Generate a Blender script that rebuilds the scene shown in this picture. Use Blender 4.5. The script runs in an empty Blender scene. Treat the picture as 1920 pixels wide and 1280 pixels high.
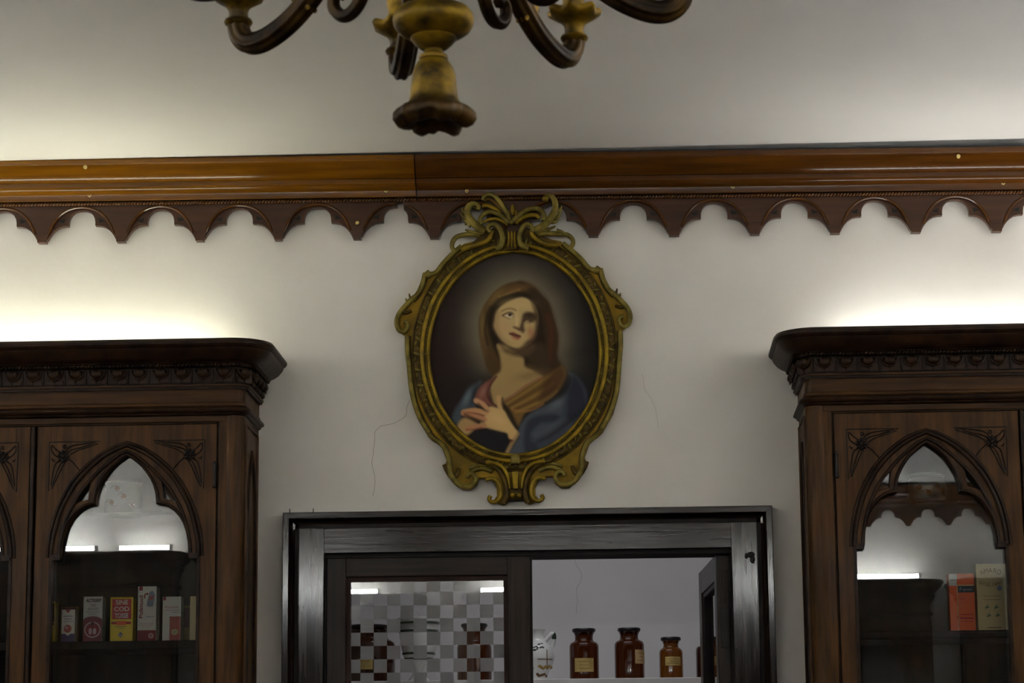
import bpy, bmesh, math, random
import numpy as np
from math import pi, sin, cos, radians, sqrt, atan2
from mathutils import Matrix, Vector

random.seed(7)
S = bpy.context.scene
C = S.collection

# ------------------------------------------------------------------ camera
F, D, H = 4650.0, 7.5, 1.6            # focal length in pixels (1920 wide), distance to the wall, eye height
cam = bpy.data.cameras.new('camera')
cam.sensor_width = 36.0
cam.lens = F / 1920 * 36
cam_o = bpy.data.objects.new('camera', cam)
CR = Matrix.Rotation(radians(2.62), 3, 'Z') @ Matrix.Rotation(pi/2 + radians(10.9), 3, 'X') @ Matrix.Rotation(-radians(.53), 3, 'Z')
cam_o.matrix_world = Matrix.Translation((0, -D, H)) @ CR.to_4x4()
cam.dof.use_dof = True
cam.dof.focus_distance = 7.6
cam.dof.aperture_fstop = 22
C.objects.link(cam_o)
S.camera = cam_o

def W(px, py, Y):
    """photo pixel -> (x, z) on the vertical plane y = Y"""
    d = CR @ Vector(((px-960)/F, (640-py)/F, -1))
    t = (Y + D) / d.y
    return d.x*t, H + d.z*t

# ------------------------------------------------------------------ world / exposure
wd = bpy.data.worlds.new('world'); S.world = wd; wd.use_nodes = True
wd.node_tree.nodes['Background'].inputs[0].default_value = (.02, .02, .022, 1)
S.view_settings.view_transform = 'Standard'
S.view_settings.look = 'None'
S.view_settings.exposure = 0.0
S.view_settings.gamma = 1.0
S.view_settings.use_curve_mapping = False
TUBE_POWER = 36.0                      # radiance of the fluorescent tubes on this wall
TUBE_POWER_OPP = 80.0                 # stronger tubes along the wall opposite
FILL_POWER_SIDE = 132.0                # unseen tubes added along the two side walls as fill from above
BACKROOM_W = 3.5
S.cycles.max_bounces = 7; S.cycles.diffuse_bounces = 4; S.cycles.glossy_bounces = 4
S.cycles.transmission_bounces = 6; S.cycles.transparent_max_bounces = 10
S.cycles.sample_clamp_indirect = 60.0
S.cycles.caustics_reflective = False; S.cycles.caustics_refractive = False

# lamp on the ceiling of the back room
al = bpy.data.lights.new('backroom_lamp', 'AREA'); al.shape = 'RECTANGLE'; al.size = .9; al.size_y = .25
al.energy = BACKROOM_W; al.color = (.97, .965, 1.0)
alo = bpy.data.objects.new('backroom_lamp', al); alo.location = (-.2, .50, 3.05); C.objects.link(alo)

# ------------------------------------------------------------------ materials
def lin(c):
    c = c/255
    return c/12.92 if c <= .04045 else ((c+.055)/1.055)**2.4
def rgb(r, g, b): return (lin(r), lin(g), lin(b), 1)

def newmat(name):
    m = bpy.data.materials.new(name); m.use_nodes = True
    nt = m.node_tree; nt.nodes.clear()
    out = nt.nodes.new('ShaderNodeOutputMaterial')
    return m, nt, out
def nd(nt, t, **k):
    n = nt.nodes.new(t)
    for a, v in k.items():
        if a.startswith('i_'): n.inputs[a[2:].replace('_', ' ')].default_value = v
        else: setattr(n, a, v)
    return n
def princ(nt, out, **k):
    p = nd(nt, 'ShaderNodeBsdfPrincipled')
    for a, v in k.items(): p.inputs[a.replace('_', ' ')].default_value = v
    nt.links.new(p.outputs[0], out.inputs[0]); return p

def noisy(name, c1, c2, scale=(8, 8, 8), rough=.5, metal=0., bump=.2, bscale=60., coat=0., detail=4., r2=None, dist=.002, lo=.35, hi=.65, spec=.5):
    m, nt, out = newmat(name)
    p = princ(nt, out, Roughness=rough, Metallic=metal)
    p.inputs['Coat Weight'].default_value = coat
    p.inputs['Specular IOR Level'].default_value = spec
    p.inputs['Coat Roughness'].default_value = .12
    tc = nd(nt, 'ShaderNodeTexCoord')
    mp = nd(nt, 'ShaderNodeMapping'); mp.inputs['Scale'].default_value = scale
    nz = nd(nt, 'ShaderNodeTexNoise'); nz.inputs['Scale'].default_value = 1.; nz.inputs['Detail'].default_value = detail
    rp = nd(nt, 'ShaderNodeValToRGB')
    rp.color_ramp.elements[0].position = lo; rp.color_ramp.elements[0].color = c1
    rp.color_ramp.elements[1].position = hi; rp.color_ramp.elements[1].color = c2
    nt.links.new(tc.outputs['Object'], mp.inputs[0]); nt.links.new(mp.outputs[0], nz.inputs['Vector'])
    nt.links.new(nz.outputs[0], rp.inputs[0]); nt.links.new(rp.outputs[0], p.inputs['Base Color'])
    if r2 is not None:
        mr = nd(nt, 'ShaderNodeMapRange'); mr.inputs['To Min'].default_value = rough; mr.inputs['To Max'].default_value = r2
        nt.links.new(nz.outputs[0], mr.inputs[0]); nt.links.new(mr.outputs[0], p.inputs['Roughness'])
    if bump:
        n2 = nd(nt, 'ShaderNodeTexNoise'); n2.inputs['Scale'].default_value = bscale; n2.inputs['Detail'].default_value = 5
        mp2 = nd(nt, 'ShaderNodeMapping'); k = max(scale); mp2.inputs['Scale'].default_value = tuple(max(.05, s/k) for s in scale)
        nt.links.new(tc.outputs['Object'], mp2.inputs[0]); nt.links.new(mp2.outputs[0], n2.inputs['Vector'])
        b = nd(nt, 'ShaderNodeBump'); b.inputs['Strength'].default_value = bump; b.inputs['Distance'].default_value = dist
        nt.links.new(n2.outputs[0], b.inputs['Height']); nt.links.new(b.outputs[0], p.inputs['Normal'])
    return m
def flat(name, c, rough=.6, metal=0.):
    m, nt, out = newmat(name); princ(nt, out, Base_Color=c, Roughness=rough, Metallic=metal); return m

M = {}
M['plaster'] = noisy('plaster', rgb(226, 222, 214), rgb(233, 230, 223), (3, 3, 3), .85, bump=.35, bscale=26, dist=.003)
M['ceiling'] = noisy('ceiling_paint', rgb(240, 238, 234), rgb(244, 242, 238), (2, 2, 2), .9, bump=.2, bscale=18)
M['backwall'] = noisy('backroom_plaster', rgb(214, 213, 214), rgb(222, 221, 222), (3, 3, 3), .9, bump=.15, bscale=20)
M['floor'] = noisy('floor_tile', rgb(84, 66, 52), rgb(100, 80, 62), (2, 2, 2), .4, bump=0)
M['walnut_x'] = noisy('walnut_across', rgb(54, 34, 14), rgb(82, 54, 25), (5, 30, 60), .4, bump=.25, bscale=90, coat=.02, spec=.13)
M['walnut_z'] = noisy('walnut_upright', rgb(56, 35, 14), rgb(86, 57, 26), (60, 30, 5), .4, bump=.25, bscale=90, coat=.02, spec=.13)
M['walnut_dark'] = noisy('walnut_carved', rgb(30, 19, 12), rgb(52, 34, 20), (20, 20, 20), .4, bump=.2, bscale=90, coat=.02, spec=.13)
M['inside'] = noisy('cabinet_inside', rgb(34, 29, 25), rgb(48, 41, 36), (40, 30, 5), .7, bump=.1, spec=.2)
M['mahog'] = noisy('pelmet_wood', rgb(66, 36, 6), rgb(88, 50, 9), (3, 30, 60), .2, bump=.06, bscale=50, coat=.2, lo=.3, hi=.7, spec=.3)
M['mahog_lit'] = noisy('pelmet_wood_lit', rgb(96, 58, 6), rgb(124, 78, 9), (3, 30, 60), .2, bump=.06, bscale=50, coat=.2, lo=.3, hi=.7, spec=.3)  # lit copy of the pelmet wood, lamp glow put into its colour
M['mahog_b'] = noisy('pelmet_board', rgb(58, 34, 18), rgb(76, 46, 25), (4, 30, 50), .34, bump=.1, bscale=50, coat=.08, spec=.3)
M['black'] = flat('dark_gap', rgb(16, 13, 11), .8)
M['casing_x'] = noisy('casing_across', rgb(24, 17, 13), rgb(46, 36, 30), (4, 30, 70), .09, bump=.09, bscale=160, coat=0, r2=.15, dist=.002, spec=.3)
M['casing_z'] = noisy('casing_upright', rgb(24, 17, 13), rgb(46, 36, 30), (70, 30, 4), .07, bump=.10, bscale=160, coat=0, r2=.13, dist=.002, spec=.5)
M['leaf_x'] = noisy('leaf_across', rgb(30, 22, 17), rgb(54, 42, 33), (4, 30, 70), .26, bump=.1, bscale=120, r2=.4, spec=.18)
M['leaf_z'] = noisy('leaf_upright', rgb(30, 22, 17), rgb(54, 42, 33), (70, 30, 4), .26, bump=.1, bscale=120, r2=.4, spec=.18)
M['casing_dk'] = noisy('casing_groove', rgb(20, 14, 11), rgb(32, 23, 18), (20, 20, 20), .5, bump=.1, spec=.2)
M['leaf_red'] = noisy('leaf_rebate', rgb(40, 20, 12), rgb(58, 32, 20), (20, 20, 5), .5, bump=.1, spec=.2)
M['gilt'] = noisy('gilding', rgb(104, 84, 8), rgb(160, 132, 18), (22, 22, 22), .4, metal=.5, bump=.3, bscale=120, r2=.6)
M['gilt_worn'] = noisy('gilding_worn', rgb(92, 80, 24), rgb(142, 126, 54), (30, 30, 30), .5, metal=.3, bump=.3, bscale=120, spec=.3)
M['gilt_flat'] = noisy('gilding_ochre', rgb(108, 86, 4), rgb(146, 114, 8), (14, 14, 14), .5, metal=.3, bump=.2, bscale=90, spec=.3)
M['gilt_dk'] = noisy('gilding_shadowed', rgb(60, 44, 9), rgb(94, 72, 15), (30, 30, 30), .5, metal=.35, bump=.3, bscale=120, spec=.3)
M['bronze'] = noisy('chandelier_gilt', rgb(60, 45, 10), rgb(162, 128, 18), (26, 26, 40), .34, metal=.55, bump=.35, bscale=110, r2=.6, lo=.36, hi=.68)
M['bronze_dk'] = noisy('chandelier_dark', rgb(36, 25, 12), rgb(98, 72, 26), (26, 26, 26), .42, metal=.4, bump=.4, bscale=110, lo=.36, hi=.75, spec=.3)
M['brass'] = flat('brass_screw', rgb(200, 176, 110), .35, .8)
M['iron'] = flat('iron', rgb(40, 36, 34), .5, .5)
M['white_card'] = flat('white_card', rgb(222, 218, 210), .55)
M['grey_card'] = flat('pale_grey_card', rgb(190, 188, 186), .55)
M['cream_card'] = flat('cream_card', rgb(206, 188, 138), .6)
M['yellow'] = flat('yellow_card', rgb(226, 190, 24), .5)
M['red'] = flat('red_print', rgb(178, 34, 24), .5)
M['darkred'] = flat('dark_red_print', rgb(140, 20, 34), .5)
M['crimson'] = flat('crimson_print', rgb(120, 36, 52), .5)
M['pink'] = flat('pink_print', rgb(190, 140, 150), .5)
M['salmon'] = flat('salmon_print', rgb(176, 88, 78), .5)
M['orange'] = flat('orange_card', rgb(238, 98, 26), .5)
M['navy'] = flat('navy_print', rgb(40, 42, 56), .5)
M['violet'] = flat('violet_print', rgb(62, 54, 112), .5)
M['ink'] = flat('black_print', rgb(26, 26, 30), .6)
M['greyink'] = flat('grey_print', rgb(120, 116, 116), .6)
M['bluegrey'] = flat('blue_grey_print', rgb(140, 146, 166), .6)
M['green'] = flat('green_print', rgb(92, 126, 84), .6)
M['brownink'] = flat('brown_print', rgb(116, 88, 50), .6)
M['ochre_card'] = flat('brown_yellow_card', rgb(120, 92, 26), .6)
M['maroon'] = flat('maroon_print', rgb(84, 22, 20), .6)
M['ceramic'] = flat('white_glaze', rgb(226, 228, 226), .15)
M['porcelain'] = flat('aged_porcelain', rgb(104, 102, 98), .3)
M['ceramic_green'] = flat('green_glaze', rgb(58, 70, 56), .25)
M['ceramic_ochre'] = flat('ochre_glaze', rgb(150, 122, 60), .25)
M['ceramic_brown'] = flat('brown_glaze', rgb(100, 70, 32), .25)
M['label'] = noisy('aged_paper', rgb(168, 142, 78), rgb(196, 170, 104), (30, 30, 30), .8, bump=0)
M['label2'] = noisy('aged_paper_tan', rgb(196, 160, 110), rgb(214, 182, 132), (30, 30, 30), .8, bump=0)
M['cap'] = flat('black_stopper', rgb(28, 26, 28), .35)
M['white_paint'] = flat('white_shelf_paint', rgb(226, 224, 222), .6)
M['crack'] = flat('plaster_crack', rgb(150, 142, 132), .9)
M['batten'] = flat('white_enamel', rgb(225, 225, 220), .4)

def emis(name, col, st):
    m, nt, out = newmat(name)
    e = nd(nt, 'ShaderNodeEmission'); e.inputs[0].default_value = col; e.inputs[1].default_value = st
    nt.links.new(e.outputs[0], out.inputs[0]); return m
M['tube_warm'] = emis('lit_tube_warm', (1, .985, .78, 1), TUBE_POWER)
M['tube_cool'] = emis('lit_tube_neutral', (1, .985, .93, 1), TUBE_POWER*.8)

M['tube_fill'] = emis('lit_tube_fill', (.97, 1.0, 1.02, 1), FILL_POWER_SIDE)
M['tube_opp'] = emis('lit_tube_opposite', (.97, 1.0, 1.0, 1), TUBE_POWER_OPP)

def glass(name, tint=(1, 1, 1, 1), dust=0., ior=1.5):
    m, nt, out = newmat(name)
    tr = nd(nt, 'ShaderNodeBsdfTransparent'); tr.inputs[0].default_value = tint
    gl = nd(nt, 'ShaderNodeBsdfGlossy'); gl.inputs['Roughness'].default_value = 0.0; gl.inputs[0].default_value = (1, 1, 1, 1)
    fr = nd(nt, 'ShaderNodeFresnel'); fr.inputs[0].default_value = ior
    mx = nd(nt, 'ShaderNodeMixShader')
    nt.links.new(fr.outputs[0], mx.inputs[0]); nt.links.new(tr.outputs[0], mx.inputs[1]); nt.links.new(gl.outputs[0], mx.inputs[2])
    last = mx
    if dust:
        # grime caked along the edges of the pane
        tc = nd(nt, 'ShaderNodeTexCoord'); sp = nd(nt, 'ShaderNodeSeparateXYZ'); nt.links.new(tc.outputs['Generated'], sp.inputs[0])
        a = nd(nt, 'ShaderNodeMath', operation='SUBTRACT'); a.inputs[1].default_value = .5; nt.links.new(sp.outputs[0], a.inputs[0])
        ab = nd(nt, 'ShaderNodeMath', operation='ABSOLUTE'); nt.links.new(a.outputs[0], ab.inputs[0])
        nz = nd(nt, 'ShaderNodeTexNoise'); nz.inputs['Scale'].default_value = 28; nz.inputs['Detail'].default_value = 6; nt.links.new(tc.outputs['Object'], nz.inputs['Vector'])
        ml = nd(nt, 'ShaderNodeMath', operation='MULTIPLY'); ml.inputs[1].default_value = .10; nt.links.new(nz.outputs[0], ml.inputs[0])
        ad = nd(nt, 'ShaderNodeMath', operation='ADD'); nt.links.new(ab.outputs[0], ad.inputs[0]); nt.links.new(ml.outputs[0], ad.inputs[1])
        mr = nd(nt, 'ShaderNodeMapRange'); mr.inputs['From Min'].default_value = .47; mr.inputs['From Max'].default_value = .53; mr.inputs['To Min'].default_value = .012; mr.inputs['To Max'].default_value = dust
        nt.links.new(ad.outputs[0], mr.inputs[0])
        df = nd(nt, 'ShaderNodeBsdfDiffuse'); df.inputs[0].default_value = (.62, .61, .57, 1)
        m2 = nd(nt, 'ShaderNodeMixShader'); nt.links.new(mr.outputs[0], m2.inputs[0]); nt.links.new(mx.outputs[0], m2.inputs[1]); nt.links.new(df.outputs[0], m2.inputs[2])
        last = m2
    nt.links.new(last.outputs[0], out.inputs[0]); return m
M['pane'] = glass('window_glass', (.93, .94, .93, 1), .5, 1.62)
M['doorpane'] = glass('door_glass', (.95, .95, .95, 1), 0, 1.55)
def frost():
    m, nt, out = newmat('frosted_glass')
    df = nd(nt, 'ShaderNodeBsdfDiffuse'); df.inputs[0].default_value = (.74, .74, .74, 1)
    tl = nd(nt, 'ShaderNodeBsdfTranslucent'); tl.inputs[0].default_value = (.85, .85, .86, 1)
    mx = nd(nt, 'ShaderNodeMixShader'); mx.inputs[0].default_value = .6
    nt.links.new(df.outputs[0], mx.inputs[1]); nt.links.new(tl.outputs[0], mx.inputs[2])
    gl = nd(nt, 'ShaderNodeBsdfGlossy'); gl.inputs['Roughness'].default_value = .12
    m2 = nd(nt, 'ShaderNodeMixShader'); m2.inputs[0].default_value = .035
    nt.links.new(mx.outputs[0], m2.inputs[1]); nt.links.new(gl.outputs[0], m2.inputs[2])
    nt.links.new(m2.outputs[0], out.inputs[0]); return m
M['frost'] = frost()
def amber(name, col, tr=.85):
    m, nt, out = newmat(name)
    p = princ(nt, out, Base_Color=col, Roughness=.06, IOR=1.45); p.inputs['Transmission Weight'].default_value = tr
    return m
M['amber_dk'] = amber('brown_bottle_glass', (.10, .022, .004, 1), .7)
M['amber'] = amber('amber_bottle_glass', (.24, .075, .008, 1), .75)
M['amber_black'] = amber('dark_bottle_glass', (.045, .012, .006, 1), .5)
m, nt, out = newmat('oil_painting')
p = princ(nt, out, Roughness=.8); p.inputs['Specular IOR Level'].default_value = .08; at_ = nd(nt, 'ShaderNodeVertexColor'); at_.layer_name = 'paint'
nz = nd(nt, 'ShaderNodeTexNoise'); nz.inputs['Scale'].default_value = 420; nz.inputs['Detail'].default_value = 3
mrn = nd(nt, 'ShaderNodeMapRange'); mrn.inputs['To Min'].default_value = .72; mrn.inputs['To Max'].default_value = 1.28
mxc = nd(nt, 'ShaderNodeMix', data_type='RGBA', blend_type='MULTIPLY'); mxc.inputs[0].default_value = 1
nt.links.new(nz.outputs[0], mrn.inputs[0]); nt.links.new(at_.outputs[0], mxc.inputs[6]); nt.links.new(mrn.outputs[0], mxc.inputs[7])
nt.links.new(mxc.outputs[2], p.inputs['Base Color'])
M['painting'] = m

# ------------------------------------------------------------------ builders
def tag(o, label=None, cat=None, group=None, kind=None):
    if label: o['label'] = label
    if cat: o['category'] = cat
    if group: o['group'] = group
    if kind: o['kind'] = kind
    return o
def empty(name, loc=(0, 0, 0), rz=0., **k):
    o = bpy.data.objects.new(name, None); o.empty_display_size = .05
    o.location = loc; o.rotation_euler.z = rz; C.objects.link(o); return tag(o, **k)
def link(name, me, mat, parent=None, loc=None, rot=None, **k):
    if mat is not None and not me.materials: me.materials.append(M[mat] if isinstance(mat, str) else mat)
    o = bpy.data.objects.new(name, me)
    if parent is not None: o.parent = parent
    if loc: o.location = loc
    if rot: o.rotation_euler = rot
    C.objects.link(o); return tag(o, **k)
def mesh(name, V, Fc, smooth=None):
    me = bpy.data.meshes.new(name); me.from_pydata([tuple(v) for v in V], [], Fc); me.update()
    bm = bmesh.new(); bm.from_mesh(me); bmesh.ops.recalc_face_normals(bm, faces=bm.faces); bm.to_mesh(me); bm.free()
    if smooth is not None:
        me.shade_smooth(); me.set_sharp_from_angle(angle=radians(smooth))
    return me
def merge(parts):
    V, Fc = [], []
    for v, f in parts:
        n = len(V); V += list(v); Fc += [tuple(i+n for i in q) for q in f]
    return V, Fc
def box(x0, x1, y0, y1, z0, z1):
    V = [(x, y, z) for z in (z0, z1) for y in (y0, y1) for x in (x0, x1)]
    return V, [(0, 2, 3, 1), (4, 5, 7, 6), (0, 1, 5, 4), (2, 6, 7, 3), (0, 4, 6, 2), (1, 3, 7, 5)]
def bbox(name, b, mat, parent=None, bev=.003, **k):
    V, Fc = box(*b); me = bpy.data.meshes.new(name); me.from_pydata(V, [], Fc)
    bm = bmesh.new(); bm.from_mesh(me)
    if bev: bmesh.ops.bevel(bm, geom=list(bm.edges), offset=bev, segments=2, affect='EDGES', profile=.5)
    bmesh.ops.recalc_face_normals(bm, faces=bm.faces); bm.to_mesh(me); bm.free()
    if bev: me.shade_smooth(); me.set_sharp_from_angle(angle=radians(12))
    return link(name, me, mat, parent, **k)
def cr(pts, n=6, closed=False):
    """Catmull-Rom through the points"""
    P = [Vector(p) for p in pts]; N = len(P); out = []
    rng = range(N if closed else N-1)
    for i in rng:
        if closed: a, b, c, d = P[(i-1) % N], P[i], P[(i+1) % N], P[(i+2) % N]
        else: a, b, c, d = P[max(i-1, 0)], P[i], P[i+1], P[min(i+2, N-1)]
        for j in range(n):
            t = j/n
            out.append(.5*((2*b)+(-a+c)*t+(2*a-5*b+4*c-d)*t*t+(-a+3*b-3*c+d)*t**3))
    if not closed: out.append(P[-1])
    return out
def plate(outlines, yf, yb, bev=0., bres=1):
    """polygons in (x, z), holes allowed, filled and extruded from y=yf (front) to y=yb"""
    cu = bpy.data.curves.new('tmp', 'CURVE'); cu.dimensions = '2D'; cu.fill_mode = 'BOTH'
    th = abs(yb-yf); cu.extrude = max(th/2-bev, 1e-5); cu.bevel_depth = bev; cu.offset = -bev; cu.bevel_resolution = bres
    for ol in outlines:
        sp = cu.splines.new('POLY'); sp.points.add(len(ol)-1); sp.use_cyclic_u = True
        for q, c in zip(sp.points, ol): q.co = (c[0], c[1], 0, 1)
    ob = bpy.data.objects.new('tmp', cu); me = bpy.data.meshes.new_from_object(ob)
    yc = (yf+yb)/2
    n = len(me.vertices); a = np.empty(n*3); me.vertices.foreach_get('co', a); a = a.reshape(-1, 3)
    a = np.stack([a[:, 0], yc-a[:, 2], a[:, 1]], 1); me.vertices.foreach_set('co', a.ravel()); me.update()
    bpy.data.objects.remove(ob); bpy.data.curves.remove(cu); me.materials.clear()
    me.shade_smooth(); me.set_sharp_from_angle(angle=radians(16))
    return me
def tube(path, rad, n=10, closed=False, flute=0., lobes=6, squash=1., cap=True, up=None):
    """tube along a 3D path, radius constant or per point; optional fluting; squash flattens across 'up'"""
    P = [Vector(p) for p in path]; N = len(P)
    R = rad if hasattr(rad, '__len__') else [rad]*N
    T = []
    for i in range(N):
        a = P[(i-1) % N] if (closed or i > 0) else P[i]; b = P[(i+1) % N] if (closed or i < N-1) else P[i]
        T.append((b-a).normalized())
    nrm = Vector(up) if up else (Vector((0, 1, 0)) if abs(T[0].y) < .9 else Vector((1, 0, 0)))
    V = []
    for i in range(N):
        if not up or True: nrm = (nrm - T[i]*nrm.dot(T[i])); nrm = nrm.normalized() if nrm.length > 1e-6 else T[i].orthogonal().normalized()
        bi = T[i].cross(nrm)
        for j in range(n):
            a = 2*pi*j/n; r = R[i]*(1-flute*(.5+.5*cos(lobes*a)))
            V.append(P[i]+nrm*(r*cos(a)*squash)+bi*(r*sin(a)))
    Fc = []
    for i in range(N if closed else N-1):
        k = (i+1) % N
        for j in range(n): Fc.append((i*n+j, i*n+(j+1) % n, k*n+(j+1) % n, k*n+j))
    if cap and not closed: Fc += [tuple(range(n))[::-1], tuple((N-1)*n+j for j in range(n))]
    return V, Fc
def lathe(prof, n=24, lob=None):
    """prof: list of (r, z); lob(i, angle) scales the radius / shifts z of ring i"""
    V, Fc = [], []
    for i, (r, z) in enumerate(prof):
        for j in range(n):
            a = 2*pi*j/n; rr, zz = r, z
            if lob: rr, zz = lob(i, a, r, z)
            V.append((rr*cos(a), rr*sin(a), zz))
    for i in range(len(prof)-1):
        for j in range(n): Fc.append((i*n+j, i*n+(j+1) % n, (i+1)*n+(j+1) % n, (i+1)*n+j))
    Fc += [tuple(range(n))[::-1], tuple((len(prof)-1)*n+j for j in range(n))]
    return V, Fc
def ball(c, r, n=8, m=6):
    if not hasattr(r, '__len__'): r = (r, r, r)
    V = [(c[0], c[1], c[2]+r[2])]
    for i in range(1, m):
        for j in range(n): V.append((c[0]+r[0]*sin(pi*i/m)*cos(2*pi*j/n), c[1]+r[1]*sin(pi*i/m)*sin(2*pi*j/n), c[2]+r[2]*cos(pi*i/m)))
    V.append((c[0], c[1], c[2]-r[2])); L = len(V)-1; Fc = []
    for j in range(n):
        Fc.append((0, 1+j, 1+(j+1) % n)); Fc.append((L, L-n+(j+1) % n, L-n+j))
        for i in range(m-2): Fc.append((1+i*n+j, 1+(i+1)*n+j, 1+(i+1)*n+(j+1) % n, 1+i*n+(j+1) % n))
    return V, Fc
def text(name, body, mat, parent, x, y, z, size, align='CENTER', rot=0., sx=1., shear=0., bold=0.):
    """lettering printed on a face that looks towards -y; size = cap height"""
    t = bpy.data.curves.new('tmp', 'FONT'); t.body = body; t.align_x = align; t.align_y = 'CENTER'; t.size = size/.7
    t.shear = shear; t.extrude = .00015; t.offset = bold; t.resolution_u = 3; t.space_line = .8
    ob = bpy.data.objects.new('tmp', t); me = bpy.data.meshes.new_from_object(ob)
    n = len(me.vertices); a = np.empty(n*3); me.vertices.foreach_get('co', a); a = a.reshape(-1, 3)
    u = a[:, 0]*sx; v = a[:, 1]; c, s = cos(rot), sin(rot)
    a = np.stack([x+u*c-v*s, y-a[:, 2], z+u*s+v*c], 1); me.vertices.foreach_set('co', a.ravel()); me.update()
    bpy.data.objects.remove(ob); bpy.data.curves.remove(t); me.materials.clear()
    return link(name, me, mat, parent)
def kids(o): return [c for c in bpy.data.objects if c.parent == o]
def copy_tree(o, parent=None):
    c = o.copy(); C.objects.link(c); c.parent = parent
    for ch in kids(o): copy_tree(ch, c)
    return c

# ------------------------------------------------------------------ the room
CEIL = 3.622
YF = -8.45                                   # wall opposite, behind the camera
XL_, XR_ = -4.6, 3.45
ox0, oz1 = W(604, 1036, 0); ox1, _ = W(1374, 1024, 0)     # door opening
oz1 = 2.41; ox0 -= .012; ox1 += .012
def struct(name, V, Fc, mat, label, **k): return link(name, mesh(name, V, Fc), mat, kind='structure', label=label, **k)
wb = link('wall_back', plate([[(XL_, 0), (ox0, 0), (ox0, oz1), (ox1, oz1), (ox1, 0), (XR_, 0), (XR_, CEIL), (XL_, CEIL)]], 0, .16), 'plaster',
          kind='structure', label='off-white plaster wall behind the painting and cabinets')
struct('floor', *box(XL_, XR_, YF, .16, -.1, 0), 'floor', 'brown floor of the shop')
struct('ceiling', *box(XL_-.1, XR_+.1, YF-.1, .16, CEIL, CEIL+.1), 'ceiling', 'white ceiling above the carved wooden cornice')
struct('wall_left', *box(XL_-.1, XL_, YF, .16, 0, CEIL), 'plaster', 'off-white plaster wall on the left side of the shop')
struct('wall_right', *box(XR_, XR_+.1, YF, .16, 0, CEIL), 'plaster', 'off-white plaster wall on the right side of the shop')
struct('wall_front', *box(XL_-.1, XR_+.1, YF-.1, YF, 0, CEIL), 'plaster', 'off-white plaster wall opposite the painting')
# back room
BY = 1.32
struct('wall_backroom', *box(-2.4, 1.9, BY, BY+.1, 0, 3.2), 'backwall', 'grey-white plaster wall of the back room behind the bottles')
struct('wall_backroom_left', *box(-2.4, -2.3, .16, BY, 0, 3.2), 'backwall', 'left side wall of the back room')
struct('wall_backroom_right', *box(1.8, 1.9, .16, BY, 0, 3.2), 'backwall', 'right side wall of the back room')
struct('ceiling_backroom', *box(-2.4, 1.9, .16, BY+.1, 3.2, 3.3), 'backwall', 'ceiling of the back room')
struct('floor_backroom', *box(-2.4, 1.9, .16, BY+.1, -.1, 0), 'floor', 'floor of the back room')
# hairline cracks in the plaster
def crack(pts, Y, parent, r=.0006):
    P = cr([(W(a, b, Y)[0], Y-.0002, W(a, b, Y)[1]) for a, b in pts], 4)
    P = [p+Vector((random.uniform(-1, 1)*.0012, 0, random.uniform(-1, 1)*.0012)) for p in P]
    link('crack', mesh('crack', *tube(P, r, 5)), 'crack', parent)
crack([(768, 748), (763, 765), (762, 775), (752, 786), (738, 793), (722, 797), (710, 801), (703, 812), (702, 828), (700, 848), (698, 868), (701, 885), (703, 900), (702, 918), (698, 930)], 0, wb)
crack([(1204, 700), (1210, 730), (1222, 748), (1230, 770), (1234, 800)], 0, wb, .0003)
wbr = bpy.data.objects['wall_backroom']
crack([(1078, 1040), (1080, 1058), (1090, 1075), (1088, 1090), (1081, 1105), (1082, 1130), (1080, 1150)], BY, wbr, .0005)

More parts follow.
